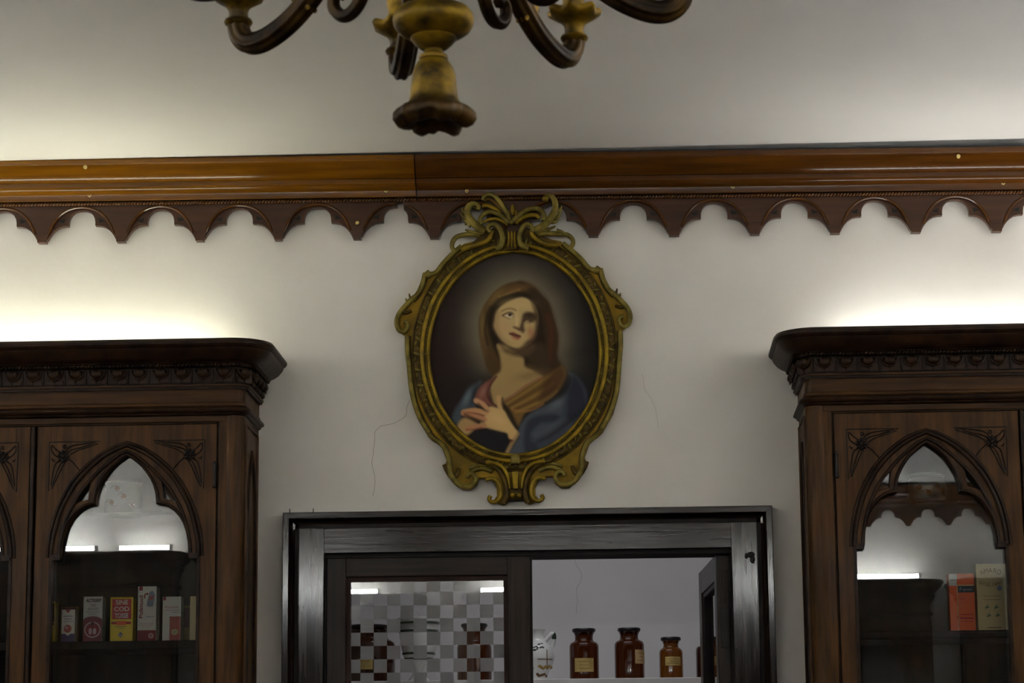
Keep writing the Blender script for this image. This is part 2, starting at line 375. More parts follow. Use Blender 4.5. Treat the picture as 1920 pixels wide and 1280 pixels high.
# ------------------------------------------------------------------ carved cornice (two lengths)
def pelmet(name, xa, xb, px0, slope_pts, board, tips, label, mirror=None):
    """profile heights are read at the pixel column px0; the length runs from world x=xa to xb"""
    (x0, z0), (x1, z1) = slope_pts
    sl = (z1-z0)/(x1-x0)
    root = empty(name, (0, 0, 0), kind='structure', label=label)
    dz = lambda x: z0+sl*(x-x0)
    # profile: (projection y, drop from the top edge in metres)
    prof = [(-.005, -.012), (-.122, -.008), (-.126, 0), (-.126, .007), (-.120, .010), (-.116, .016), (-.112, .028), (-.104, .040), (-.094, .049), (-.088, .053),
            (-.086, .056), (-.078, .0575), (-.078, .062), (-.079, .066), (-.079, .072), (-.076, .077), (-.070, .081), (-.060, .084), (-.054, .086), (-.0515, .089), (-.051, .092), (-.050, .106), (-.048, .108), (-.030, .109), (-.005, .109)]
    nx = max(2, int((xb-xa)/.12))
    V, Fc = [], []
    for i in range(nx+1):
        x = xa+(xb-xa)*i/nx
        for y, d in prof: V.append((x, y, dz(x)-d))
    k = len(prof)
    for i in range(nx):
        for j in range(k-1): Fc.append((i*k+j, i*k+j+1, (i+1)*k+j+1, (i+1)*k+j))
        Fc.append((i*k+k-1, i*k, (i+1)*k, (i+1)*k+k-1))
    Fc += [tuple(range(k)), tuple(nx*k+j for j in range(k))[::-1]]
    link('moulding', mesh('moulding', V, Fc, 28), 'mahog_lit' if xa < -1.5 else 'mahog', root)
    # dark strip painted as the shadow gap along the top edge
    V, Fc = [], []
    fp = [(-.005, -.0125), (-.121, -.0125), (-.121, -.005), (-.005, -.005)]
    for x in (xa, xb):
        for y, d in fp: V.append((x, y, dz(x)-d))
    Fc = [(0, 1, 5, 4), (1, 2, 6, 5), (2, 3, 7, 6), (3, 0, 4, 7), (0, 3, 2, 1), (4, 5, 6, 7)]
    link('top_gap_shade', mesh('top_gap_shade', V, Fc), 'black', root)
    # twisted rope bead
    parts = []; n = int((xb-xa)/.0098)
    for i in range(n):
        x = xa+(i+.5)*(xb-xa)/n; z = dz(x)-.1160
        v, f = ball((0, 0, 0), (.0090, .0075, .0046), 6, 4)
        c, s = cos(radians(38)), sin(radians(38))
        parts.append(([(x+a*c-e*s, -.043+b, z+a*s+e*c) for a, b, e in v], f))
    r_ = link('rope_bead', mesh('rope_bead', *merge(parts), smooth=80), 'mahog', root, kind='stuff')
    # scalloped board: front layer with plain arches, back layer with cusped arches
    bx0, bx1 = board
    s = (W(1064, 400, -.03)[0]-W(864, 400, -.03)[0])/200          # metres per pixel
    ztop = .1165
    zb = .1165+ (458-386)*s*1.0                                      # bottom of the tips
    foil = [(-66, 62), (-66, 58), (-63, 55), (-61, 51), (-57.5, 45.5), (-53, 40), (-48, 35.5), (-41, 31.5), (-33, 29.8), (-25, 29.5), (-24.8, 22), (-23.5, 15), (-20, 8.5), (-14.5, 3.2), (-7.5, .6), (0, 0)]
    foil = foil + [(-a, b) for a, b in foil[-2::-1]]
    arch = [(-66, 62), (-65, 57), (-61.5, 47), (-57, 35), (-51, 23.5), (-43, 13), (-34, 5), (-24, -.5), (-12, -3.8), (0, -5)]
    arch = arch + [(-a, b) for a, b in arch[-2::-1]]
    apex = zb-62*s
    def outline(pts):
        lo = []
        cs = sorted(tips); per = (cs[-1]-cs[0])/(len(cs)-1)
        centres = [cs[0]-per/2]+[(a+b)/2 for a, b in zip(cs, cs[1:])]+[cs[-1]+per/2]
        k = per/(147.7*s)
        ol = [(bx0, dz(bx0)-ztop)]
        row = []
        for c in centres:
            for a, b in pts:
                x = c+a*s*k
                row.append((x, dz(x)-(apex+b*s)))
        # clip to the board
        cl = []
        for (a, b), (c_, d) in zip(row, row[1:]):
            ina, inc = bx0 <= a <= bx1, bx0 <= c_ <= bx1
            if ina: cl.append((a, b))
            if ina != inc:
                e = bx0 if (a < bx0 or c_ < bx0) else bx1
                t = (e-a)/(c_-a) if abs(c_-a) > 1e-9 else 0
                cl.append((e, b+(d-b)*t))
        ol += cl
        ol.append((bx1, dz(bx1)-ztop))
        return ol, centres, k
    o1, cen, k = outline(foil); o2, _, _ = outline(arch)
    link('tracery_board', plate([o1], -.030, -.006, .0015), 'mahog_b', root)
    link('scalloped_board', plate([o2], -.038, -.029, .0012), 'mahog_b', root)
    for c in cen:
        pts = [(c+a*s*k, -.0385, dz(c+a*s*k)-(apex+b*s)) for a, b in arch[2:-2]]
        pts = [p_ for p_ in pts if bx0 <= p_[0] <= bx1]
        if len(pts) < 4: continue
        link('arch_moulding', mesh('arch_moulding', *tube(cr(pts, 3), .0042, 7), smooth=50), 'mahog', root)
        for sg in (-1, 1):                                           # black plates painted as shade in the triangular recesses beside each cusp
            tri = [(-44, 21), (-31, 15), (-33, 25)]
            q = [(c+sg*a*s*k, dz(c)-(apex+b*s)) for a, b in tri]
            if min(a for a, _ in q) > bx0 and max(a for a, _ in q) < bx1:
                link('recess_shade', plate([q if sg > 0 else q[::-1]], -.0308, -.028), 'black', root)
    return root, dz
xs = W(778, 330, -.10)[0]
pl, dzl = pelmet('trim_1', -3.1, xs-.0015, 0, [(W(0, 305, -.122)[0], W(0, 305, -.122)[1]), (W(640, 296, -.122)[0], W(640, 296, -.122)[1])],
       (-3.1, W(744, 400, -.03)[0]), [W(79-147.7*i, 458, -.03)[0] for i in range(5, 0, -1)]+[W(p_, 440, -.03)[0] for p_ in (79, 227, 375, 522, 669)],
       'left length of brown scalloped wooden cornice with rope bead, golden lamp glow in its colour')
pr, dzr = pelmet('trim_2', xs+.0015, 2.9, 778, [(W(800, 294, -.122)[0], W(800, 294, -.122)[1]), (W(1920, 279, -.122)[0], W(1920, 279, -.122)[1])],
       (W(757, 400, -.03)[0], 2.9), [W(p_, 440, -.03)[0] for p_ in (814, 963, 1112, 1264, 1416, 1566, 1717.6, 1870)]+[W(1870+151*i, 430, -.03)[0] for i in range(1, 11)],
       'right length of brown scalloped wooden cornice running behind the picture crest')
def screw(px, py, Y, parent):
    x, z = W(px, py, Y)
    V, Fc = lathe([(.0022, .0), (.0022, .0022), (.0055, .0026), (.0066, .0012), (.0066, -.002)][::-1], 12)
    link('screw', mesh('screw', [(a, -c, b) for a, b, c in V], Fc, 40), 'brass', parent, loc=(x, Y, z))
for a in ((160, 313, -.118), (168, 366, -.050), (724, 357, -.050), (670, 418, -.040)): screw(*a, pl)
for a in ((875.5, 358, -.050), (1374, 350, -.050), (1797, 293, -.118), (1881, 343, -.050)): screw(*a, pr)
# the same cornice runs along the opposite wall
po = copy_tree(pr); po.name = 'trim_3'; po.location = (0, YF, 0); po.rotation_euler.z = pi; tag(po, 'brown scalloped wooden cornice on the wall opposite')
po = copy_tree(pr); po.name = 'trim_4'; po.location = (2.4, YF, 0); po.rotation_euler.z = pi; tag(po, 'further length of scalloped wooden cornice on the wall opposite')

# ------------------------------------------------------------------ door casing
casing = empty('trim_5', (0, 0, 0), kind='structure', label='dark varnished wooden door casing below the painting')
def lp(px, py, Y): return W(px, py, Y)
cx0 = W(529, 1100, -.05)[0]; cx1 = W(1452, 1100, -.05)[0]; czt = 2.5200
def casing_profile():
    # (inward distance from the outer edge, y) for the moulded outer band
    return [(0, 0), (0, -.050), (.002, -.052), (.018, -.052), (.020, -.050), (.022, -.036), (.028, -.024), (.036, -.018), (.044, -.018), (.046, -.022), (.047, -.030), (.049, -.030), (.049, 0)]
pf = casing_profile()
def jamb(sgn, xo):
    V, Fc = [], []
    k = len(pf)
    for z, mit in ((0, 0), (czt, 1)):
        for d, y in pf: V.append((xo+sgn*d, y, z-(d if mit else 0)))
    for j in range(k-1): Fc.append((j, j+1, k+j+1, k+j))
    Fc += [(k-1, 0, k, 2*k-1), tuple(range(k)), tuple(range(k, 2*k))[::-1]]
    return V, Fc
V, Fc = jamb(1, cx0); link('casing_jamb', mesh('jamb', V, Fc), 'casing_z', casing)
V, Fc = jamb(-1, cx1); link('casing_jamb', mesh('jamb', V, Fc), 'casing_z', casing)
V, Fc = [], []; k = len(pf)
for x, sg in ((cx0, 1), (cx1, -1)):
    for d, y in pf: V.append((x+sg*d, y, czt-d))
for j in range(k-1): Fc.append((j, j+1, k+j+1, k+j))
Fc += [(k-1, 0, k, 2*k-1)]
link('casing_head', mesh('head', V, Fc), 'casing_x', casing)
fy0, fy1 = -.036, .10
bbox('jamb_board', (cx0+.048, cx0+.124, fy0, fy1, 0, czt-.048), 'casing_z', casing, .0015)
bbox('jamb_board', (cx1-.124, cx1-.048, fy0, fy1, 0, czt-.048), 'casing_z', casing, .0015)
bbox('head_board', (cx0+.1242, cx1-.1242, fy0+.0006, fy1, czt-.124, czt-.048), 'casing_x', casing, .0015)
# black strips inside the opening, painted as shade in the gap round the leaf
for b in ((cx0+.124, cx1-.124, -.020, .11, czt-.138, czt-.1235), (cx0+.1235, cx0+.130, -.012, .11, 0, czt-.125), (cx1-.130, cx1-.1235, -.012, .11, 0, czt-.125)):
    bbox('door_stop', b, 'black', casing, 0)
# dark cove strips in the moulding
for nm, b in (('cove_strip', (cx0+.021, cx0+.046, -.0195, -.015, 0, czt-.03)), ('cove_strip', (cx1-.046, cx1-.021, -.0195, -.015, 0, czt-.03)), ('cove_strip', (cx0+.03, cx1-.03, -.0195, -.015, czt-.046, czt-.021))):
    bbox(nm, b, 'casing_dk', casing, 0)
for px in (543, 587):
    x, z = W(px, 962, -.03)
    link('nail', mesh('nail', *tube([(x, -.03, czt-.004), (x+.0006, -.03, czt+.014)], .0014, 6)), 'iron', casing)
x, z = W(1408, 1040, -.036)
V, Fc = merge([ball((x, -.040, z), (.012, .008, .010), 10, 6), ball((x-.014, -.038, z-.003), (.006, .006, .009), 8, 6), ball((x+.004, -.038, z-.014), (.008, .005, .012), 8, 6)])
link('iron_stub', mesh('stub', V, Fc, 60), 'iron', casing)
ix0, ix1, izt = cx0+.124, cx1-.124, czt-.124                     # clear opening of the casing

# ------------------------------------------------------------------ left door leaf (shut), chequered glass
YL = -.012                                                       # face of the leaf
lx0, lx1 = ix0+.006, W(994, 1150, YL)[0]
lzt = izt-.012; lzb = .02
d1 = empty('door_1', (lx0, 0, 0), kind='structure', label='shut left door leaf with chequered frosted glass')
gx0, gx1 = W(657.5, 1180, 0)[0], W(944, 1180, 0)[0]; gzt = W(800, 1089, 0)[1]; gzb = 1.05
def L(x): return x-lx0
bbox('stile', (0, L(gx0)-.014, YL, .03, lzb, lzt), 'leaf_z', d1)
bbox('stile', (L(gx1)+.014, L(lx1), YL, .03, lzb, lzt), 'leaf_z', d1)
bbox('top_rail', (L(gx0)-.0145, L(gx1)+.0145, YL+.0005, .03, gzt+.014, lzt), 'leaf_x', d1)
bbox('lock_rail', (L(gx0)-.0145, L(gx1)+.0145, YL+.0005, .03, gzb-.16, gzb-.014), 'leaf_x', d1)
bbox('bottom_rail', (L(gx0)-.0145, L(gx1)+.0145, YL+.0005, .03, lzb, .22), 'leaf_x', d1)
bbox('lower_panel', (L(gx0)-.0145, L(gx1)+.0145, .004, .022, .2, gzb-.14), 'leaf_z', d1)
# rebate round the glass
for b in ((L(gx0)-.015, L(gx0)-.001, .000, .03, gzb-.015, gzt+.015), (L(gx1)+.001, L(gx1)+.015, .000, .03, gzb-.015, gzt+.015),
          (L(gx0)-.002, L(gx1)+.002, .000, .03, gzt+.001, gzt+.015), (L(gx0)-.002, L(gx1)+.002, .000, .03, gzb-.015, gzb-.001)):
    bbox('rebate', b, 'leaf_red', d1, 0)
bbox('meeting_bead', (L(lx1)-.001, L(lx1)+.006, -.004, .028, lzb, lzt), 'casing_dk', d1, .001)
pane = bbox('glass_pane', (L(gx0)-.006, L(gx1)+.006, .008, .012, gzb-.006, gzt+.006), 'doorpane', d1, 0)
sq = (W(925, 1180, .008)[0]-W(675.6, 1180, .008)[0])/10
sx0 = W(675.6, 1180, .008)[0]-lx0                                # first inner column line
sz0 = W(800, 1109, .008)[1]                                      # first inner row line
qs = mesh('frosted_square', *box(0, sq, 0, .0006, -sq, 0)); qs.materials.append(M['frost'])
for r in range(-1, 13):
    for c in range(-1, 11):
        # clear where (row+col) is odd counting the cut edge rows as 0
        if (r+1+c+1) % 2: continue
        xa, xb = sx0+c*sq, sx0+(c+1)*sq; zt, zb_ = sz0-r*sq, sz0-(r+1)*sq
        xa, xb = max(xa, L(gx0)), min(xb, L(gx1)); zt = min(zt, gzt)
        if xb-xa > sq*.99 and zt-zb_ > sq*.99: link('frosted_square', qs, None, pane, loc=(xa, .0122, zt))
        else: link('frosted_square', mesh('frosted_part', *box(xa, xb, .0122, .0128, zb_, zt)), 'frost', pane)

# ------------------------------------------------------------------ right door leaf, swung open into the back room
hx = ix1-.004
d2 = empty('door_2', (hx-.042, .02, 0), kind='structure', label='dark wooden right door leaf swung open into the back room')
d2.rotation_euler.z = radians(-86.5)        # closed leaf points to -x, opens inwards
wl = .60; th = .042
bbox('stile', (-.07, 0, -.0, th, lzb, lzt), 'leaf_z', d2)
bbox('stile', (-wl, -wl+.085, 0, th, lzb, lzt), 'leaf_z', d2)
bbox('top_rail', (-wl+.08, -.065, 0.0005, th-.0005, lzt-.075, lzt), 'leaf_x', d2)
bbox('lock_rail', (-wl+.08, -.065, 0.0005, th-.0005, gzb-.16, gzb), 'leaf_x', d2)
bbox('bottom_rail', (-wl+.08, -.065, 0.0005, th-.0005, lzb, .22), 'leaf_x', d2)
bbox('lower_panel', (-wl+.08, -.065, .012, th-.012, .2, gzb-.14), 'leaf_z', d2)
for b in ((-wl+.085, -wl+.10, .006, th-.006, gzb, lzt-.075), (-.085, -.07, .006, th-.006, gzb, lzt-.075), (-wl+.09, -.08, .006, th-.006, lzt-.09, lzt-.075)):
    bbox('rebate', b, 'casing_dk', d2, .002)
bbox('glass_pane', (-wl+.095, -.08, .019, .023, gzb, lzt-.085), 'doorpane', d2, 0)
for i in range(5):
    bbox('worn_ridge', (-.002, .0025, .006+i*.0075, .010+i*.0075, 2.235, 2.335), 'leaf_z', d2, .001)
bbox('hinge_leaf', (-.001, .003, .010, .036, 2.10, 2.22), 'iron', d2, .001)

# ------------------------------------------------------------------ shelf, bottles, jug and jar in the back room
SY = 1.0
sh_z = W(1100, 1274.0, SY-.06)[1]
shelf = empty('wall_shelf', (-.5, BY, sh_z), label='white painted shelf carrying the bottles in the back room', cat='shelf')
bbox('board', (-1.3, 1.6, -BY+SY-.14, 0, -.03, 0), 'white_paint', shelf, .002)
for x in (-1.1, -.1, .9, 1.4): bbox('bracket', (x, x+.02, -.2, 0, -.14, -.03), 'white_paint', shelf, .002)
bz = sh_z
def zpx(py, Y=SY): return W(1100, py, Y)[1]
spx = (W(1200, 1200, SY)[0]-W(1000, 1200, SY)[0])/200
def bottle(px, top, wid, lidw, neckw, shoulder, mat, label, lab=None, labmat='label', thin=False):
    x = W(px, 1230, SY)[0]; b0 = W(px, 1274-(px-1100)*.003, SY)[1]
    h = (W(px, top, SY)[1]-b0); hs = (W(px, shoulder, SY)[1]-b0)
    R = wid*spx/2; rn = neckw*spx/2; rl = lidw*spx/2
    o = empty('apothecary_bottle', (x, SY, bz), label=label, cat='bottle', group='bottles on the back room shelf')
    lz = h-.011
    prof = [(R*.9, 0), (R, .004), (R, hs-.014), (R*.97, hs-.006), (R*.88, hs), (rn*1.12, hs+.004), (rn, hs+.010), (rn, lz-.012), (rn*1.1, lz-.004), (rn*1.18, lz)]
    link('glass_body', mesh('body', *lathe(prof, 28), smooth=40), mat, o)
    link('stopper', mesh('stopper', *lathe([(rn*1.0, lz), (rl*.96, lz+.0005), (rl, lz+.004), (rl, lz+.009), (rl*.94, lz+.012)], 28), smooth=40), 'cap', o)
    if lab:
        (l0, l1, t0, t1) = lab                                          # label in pixels relative to centre, wraps the bottle
        a0, a1 = [math.asin(max(-.999, min(.999, v*spx/R))) for v in (l0, l1)]
        za, zb2 = W(px, t1, SY)[1]-b0, W(px, t0, SY)[1]-b0
        V, Fc = [], []; n = 10
        for i in range(n+1):
            a = a0+(a1-a0)*i/n
            for rr in (R+.0004, R+.001):
                for z in (za, zb2): V.append((rr*sin(a), -rr*cos(a), z))
        for i in range(n):
            q = i*4; Fc += [(q, q+4, q+5, q+1), (q+2, q+3, q+7, q+6), (q+1, q+5, q+7, q+3), (q, q+2, q+6, q+4)]
        lb = link('paper_label', mesh('label', V, Fc, 60), labmat, o)
        for j, (f0, f1) in enumerate(((.2, .8), (.3, .7), (.15, .85))):
            zz = za+(zb2-za)*(.75-.25*j)
            pts = [((R+.0011)*sin(a0+(a1-a0)*(f0+(f1-f0)*i/8)), -(R+.0011)*cos(a0+(a1-a0)*(f0+(f1-f0)*i/8)), zz) for i in range(9)]
            link('printed_line', mesh('line', *tube(pts, .0006, 4)), 'brownink', lb)
    return o
bottle(1095.3, 1177, 55, 44, 34, 1203, 'amber_dk', 'brown glass bottle with centred yellow label, beside the painted jug', (-17, 17.5, 1233, 1258.5))
bottle(1180.2, 1176.5, 55.5, 43, 34, 1201, 'amber_dk', 'brown glass bottle with its tan label turned to the right edge', (10.5, 27.4, 1218, 1244), 'label2')
bottle(1258.2, 1194.5, 44, 38, 28, 1216.5, 'amber', 'shortest, light amber glass bottle with small dark-edged label', (-11, 17, 1231.5, 1248))
bottle(1330, 1186, 50, 34, 20, 1212, 'amber_black', 'dark bottle half hidden behind the open door leaf')
bottle(690, 1167, 102, 78, 73, 1196, 'amber_black', 'large dark wide-necked bottle behind the chequered glass, left of the banded vase', (-14, 14, 1232, 1252))
bottle(889.5, 1166, 65, 50, 40, 1203, 'amber_dk', 'brown bottle with black stopper behind the chequered glass, right of the banded vase')
# banded vase behind the glass
x = W(785, 1200, SY)[0]
vs = empty('banded_vase', (x, SY, bz), label='white pottery vase with dark bands behind the chequered glass', cat='vase')
b0 = W(785, 1274.9, SY)[1]
def vz(py): return W(785, py, SY)[1]-b0
vp = [(16, 1274.9), (20, 1274), (20, 1270), (13, 1262), (9, 1252), (11, 1243), (22, 1236), (28, 1228), (32, 1212), (36, 1190), (36.5, 1183), (36, 1172), (40, 1160), (41, 1155), (38, 1154), (36, 1158)]
link('body', mesh('vase', *lathe([(a*spx, vz(b)) for a, b in vp], 32), smooth=50), 'ceramic', vs)
for py, r in ((1164, 39.2), (1179, 36.9), (1221, 30.3), (1231, 26.6)):
    link('painted_band', mesh('band', *lathe([(r*spx, vz(py+2.2)), ((r+.9)*spx, vz(py+1.8)), ((r+.9)*spx, vz(py-1.8)), (r*spx, vz(py-2.2))], 32), smooth=60), 'ceramic_green', vs)
# painted jug with a cross
jx = W(1008, 1230, SY)[0]
jug = empty('pottery_jug', (jx, SY, bz), label='white painted pottery jug with green leaves and a brown cross', cat='jug')
jb = W(1008, 1274.4, SY)[1]
def jz(py): return W(1008, py, SY)[1]-jb
jp = [(17, 1274), (19, 1272), (18, 1266), (20, 1258), (26, 1248), (30.5, 1238), (31.5, 1228), (29.5, 1217), (24, 1207), (16, 1200), (12.5, 1194), (12, 1186), (14, 1179), (15, 1177), (13.5, 1176.5), (11.5, 1180)]
JP = [(a*spx, jz(b)) for a, b in jp]
link('body', mesh('jug', *lathe(JP, 36), smooth=60), 'ceramic', jug)
def jr(z):
    q = sorted([(b, a) for a, b in JP[:13]])
    return float(np.interp(z, [b for b, _ in q], [a for _, a in q]))
def jpt(px, py, e=.0004):
    z = jz(py); r = jr(z); u = (px-1008)*spx; u = max(-r*.97, min(r*.97, u)); return (u, -sqrt(max(r*r-u*u, 0))-e, z)
hp = cr([(12*spx, -.004, jz(1202)), (20*spx, -.006, jz(1194)), (27*spx, -.006, jz(1186)), (31*spx, -.004, jz(1188)), (31*spx, 0, jz(1198)), (28*spx, .002, jz(1210))], 4)
link('handle', mesh('handle', *tube(hp, .0075, 8), smooth=60), 'ceramic', jug)
link('handle_band', mesh('hb', *tube(hp[10:16], .0082, 8), smooth=60), 'ceramic_green', jug)
cross = [tube([jpt(1026.5, 1217+i*3) for i in range(13)], .0016, 6), tube([jpt(1009+i*2.7, 1234.5) for i in range(11)], .0016, 6)]
link('painted_cross', mesh('cross', *merge(cross), smooth=60), 'ceramic_brown', jug)
lv = []
for i in range(34):
    t = i/33; px = 990+t*40; py = 1222-sin(t*pi*.6)*14+random.uniform(-5, 5)
    if i > 24: px, py = random.uniform(984, 1002), random.uniform(1226, 1256)
    c = jpt(px, py); lv.append(ball(c, (.0045, .0012, .0028), 6, 4))
link('painted_leaves', mesh('leaves', *merge(lv), smooth=80), 'ceramic_green', jug)
oc = [ball(jpt(1012+i*3.4, 1247+((i*7) % 5)), (.007, .0012, .006), 7, 4) for i in range(7)]
link('painted_ground', mesh('ground', *merge(oc), smooth=80), 'ceramic_ochre', jug)
oc = [ball(jpt(1008+i*3, 1262+((i*3) % 4)), (.006, .0012, .005), 7, 4) for i in range(6)]
link('painted_foot', mesh('foot', *merge(oc), smooth=80), 'ceramic_brown', jug)

# ------------------------------------------------------------------ display cabinets
HW, DEP = .627, .300
DHW = .268                                                     # half width of a door
DCX = HW-.0805-DHW                                             # door centre
DZT, DZB = 2.757, .98
sd = (W(330, 900, -.3)[0]-W(130, 900, -.3)[0])/200
def dl(px, py):
    ax = 231.9-(py-831)*.009
    return ((px-ax)*sd, W(231.9, py, -.3)[1])
def sym(pts):
    """left half, apex first -> full closed-side polyline from left bottom over the apex to right bottom"""
    L_ = [dl(*p_) for p_ in pts]
    return [(x, z) for x, z in L_[::-1]]+[(-x, z) for x, z in L_[1:]]
def sweep_round(prof, r, hw=HW, dep=DEP, na=8):
    rows = []
    for p_, z in prof:
        row = [(hw+p_, -.002)]
        R = r+p_
        for i in range(na+1):
            a = -pi/2*i/na
            row.append((hw-r+R*cos(a), -(dep-r)+R*sin(a)))
        row = row+[(-x, y) for x, y in row[::-1]]
        rows.append([(x, y, z) for x, y in row])
    n = len(rows[0]); V = [v for rw in rows for v in rw]; Fc = []
    for i in range(len(rows)-1):
        for j in range(n-1): Fc.append((i*n+j, i*n+j+1, (i+1)*n+j+1, (i+1)*n+j))
    return V, Fc
def make_cabinet():
    root = empty('display_cabinet', (0, 0, 0))
    # crown moulding, frieze, neck moulding
    link('crown_moulding', mesh('crown', *sweep_round([(-.05, 2.955), (-.02, 2.985), (.040, 2.998), (.068, 3.002), (.080, 2.999), (.086, 2.991), (.086, 2.983), (.081, 2.976), (.076, 2.974), (.075, 2.970), (.071, 2.962), (.060, 2.949), (.047, 2.940), (.038, 2.937), (.036, 2.934), (.028, 2.933), (.026, 2.924), (.010, 2.924), (.010, 2.872), (.010, 2.86)], .034), smooth=28), 'walnut_dark', root)
    link('frieze', mesh('frieze', *sweep_round([(.010, 2.874), (.014, 2.873), (.014, 2.868), (.004, 2.866), (.001, 2.864), (.001, 2.822), (.004, 2.818), (.004, 2.812), (.001, 2.808)], .034), smooth=28), 'walnut_x', root)
    link('neck_moulding', mesh('neck', *sweep_round([(.001, 2.810), (.010, 2.806), (.015, 2.802), (.017, 2.797), (.015, 2.792), (.008, 2.789), (.006, 2.784), (.001, 2.781), (-.01, 2.780)], .034), smooth=28), 'walnut_dark', root)
    # rope bead under the crown
    parts = []
    def rope(x, y, z, a):
        v, f = ball((0, 0, 0), (.0085, .0055, .0042), 6, 4); c, s = cos(radians(35)), sin(radians(35)); q = []
        for u, w, e in v:
            u2, e2 = u*c-e*s, u*s+e*c
            q.append((x+u2*cos(a)-w*sin(a), y+u2*sin(a)+w*cos(a), z+e2))
        parts.append((q, f))
    n = 116
    for i in range(n): rope(-HW+.0+(2*HW)*(i+.5)/n, -DEP-.030, 2.929, 0)
    for sg in (-1, 1):
        for i in range(26): rope(sg*(HW+.030), -.012-(DEP)*i/26, 2.929, pi/2)
    link('rope_bead', mesh('rope', *merge(parts), smooth=80), 'walnut_dark', root, kind='stuff')
    # carved blocks
    zt, zb = 2.919, 2.876; w = .0605
    e1 = ball((0, -.008, zt-.012), (.021, .015, .015), 10, 6)
    lobes = [ball((sx_*.010, -.016, zt-.010), (.006, .006, .010), 6, 4) for sx_ in (-1, 0, 1)]
    cup = tube([(-.024, -.006, zt), (-.020, -.010, zt-.016), (-.010, -.013, zt-.026), (0, -.014, zt-.029), (.010, -.013, zt-.026), (.020, -.010, zt-.016), (.024, -.006, zt)], .003, 6)
    low = [box(-w/2+.004, -.002, -.008, 0, zb+.002, zb+.014), box(.002, w/2-.004, -.008, 0, zb+.002, zb+.014)]
    back = box(-w/2, w/2, -.004, .004, zb, zt)
    bm_ = mesh('carved_block', *merge([back, e1, cup]+lobes+low), smooth=35); bm_.materials.append(M['walnut_dark'])
    nb = 19
    for i in range(nb): link('carved_block', bm_, None, root, loc=((i-(nb-1)/2)*.0633, -DEP-.012, 0))
    for sg in (-1, 1):
        for i in range(4): link('carved_block', bm_, None, root, loc=(sg*(HW+.012), -.045-i*.0633, 0), rot=(0, 0, sg*pi/2))
        link('carved_block', bm_, None, root, loc=(sg*(HW-.004), -DEP+.004, 0), rot=(0, 0, sg*pi/4))
    # carcass
    bbox('top_panel', (-HW+.01, HW-.01, -DEP+.03, -.004, 2.90, 2.92), 'inside', root, 0)
    bbox('back_panel', (-HW+.01, HW-.01, -.016, -.003, .1, 2.92), 'inside', root, 0)
    for sg in (-1, 1):
        a, b = sorted((sg*HW, sg*(HW-.018)))
        sp_ = bbox('side_panel', (a, b, -DEP+.034, -.003, 0, 2.80), 'walnut_z', root, .001)
        # gothic panel on the outside of the side
        xx = sg*(HW+.001)
        arch_ = [(-.075, 1.2), (-.075, 2.42), (-.086+.02, 2.52), (-.115, 2.60), (-.150, 2.655), (-.185, 2.60), (-.234, 2.52), (-.225, 2.42), (-.225, 1.2)]
        arch_ = [(-.078, 1.2), (-.078, 2.46), (-.088, 2.55), (-.115, 2.63), (-.150, 2.69), (-.185, 2.63), (-.212, 2.55), (-.222, 2.46), (-.222, 1.2)]
        link('side_arch', mesh('sa', *tube([(xx, y, z) for y, z in arch_], .007, 7), smooth=50), 'walnut_dark', sp_)
        fr_ = [(-.040, 1.1), (-.040, 2.755), (-.258, 2.755), (-.258, 1.1)]
        link('side_frame', mesh('sf', *tube([(xx, y, z) for y, z in fr_], .006, 6), smooth=50), 'walnut_z', sp_)
        # rounded corner post
        link('corner_post', mesh('post', *[q for q in (lambda v, f: ([(x+sg*(HW-.034), y-(DEP-.034), z) for x, y, z in v], f))(*lathe([(.034, .0), (.034, 2.79)], 24))], smooth=40), 'walnut_z', root)
        a, b = sorted((sg*(HW-.040), sg*(HW-.0745)))
        bbox('face_stile', (a, b, -DEP+.004, -DEP+.03, .9, 2.79), 'walnut_z', root, .003)
        a, b = sorted((sg*(HW-.0740), sg*(HW-.0802)))
        bbox('stile_bead', (a, b, -DEP+.010, -DEP+.03, .9, 2.785), 'walnut_dark', root, .0028)
    bbox('face_rail', (-HW+.05, HW-.05, -DEP+.003, -DEP+.03, 2.763, 2.80), 'walnut_x', root, .003)
    bbox('rail_bead', (-HW+.078, HW-.078, -DEP+.008, -DEP+.03, 2.7575, 2.7655), 'walnut_dark', root, .0028)
    # base
    bbox('base', (-HW+.005, HW-.005, -DEP+.002, -.003, .0, DZB-.01), 'walnut_x', root, .004)
    bbox('plinth', (-HW-.01, HW+.01, -DEP-.02, -.003, 0, .1), 'walnut_dark', root, .004)
    zs = W(230, 1201, -.265)[1]
    for z in (zs, zs-.36, zs-.75):
        bbox('shelf', (-HW+.02, HW-.02, -.262, -.016, z-.024, z), 'inside', root, .002)
    zg = W(230, 966, -.15)[1]
    bbox('glass_shelf', (-HW+.02, HW-.02, -.215, -.016, zg-.008, zg), 'pane', root, 0)
    # doors
    half = [(231.5, 853), (222, 858.5), (212, 866), (203, 875), (194, 886), (186, 898), (180, 910), (176.5, 922), (175, 934), (174.5, 944), (165, 945.3), (156, 948), (148.6, 951.5), (138, 960), (129, 971), (121.5, 984), (116, 998), (112, 1015), (110, 1043)]
    op = sym(half)
    zsp = op[0][1]-.002
    lowx = dl(95, 1046)[0]
    hole = [(lowx, DZB+.09), (lowx, zsp)]+op+[(-lowx, zsp), (-lowx, DZB+.09)]
    spn = [(165, 898), (150, 914), (139.5, 930), (132, 946), (145, 938.5), (160, 934.5), (162, 918)]
    spl = [dl(*q) for q in spn]; spr = [(-x, z) for x, z in spl]
    rect = [(-DHW, DZB), (DHW, DZB), (DHW, DZT), (-DHW, DZT)]
    dme = plate([rect, hole, spl, spr], -DEP+.006, -DEP+.030, .0015); dme.materials.append(M['walnut_z'])
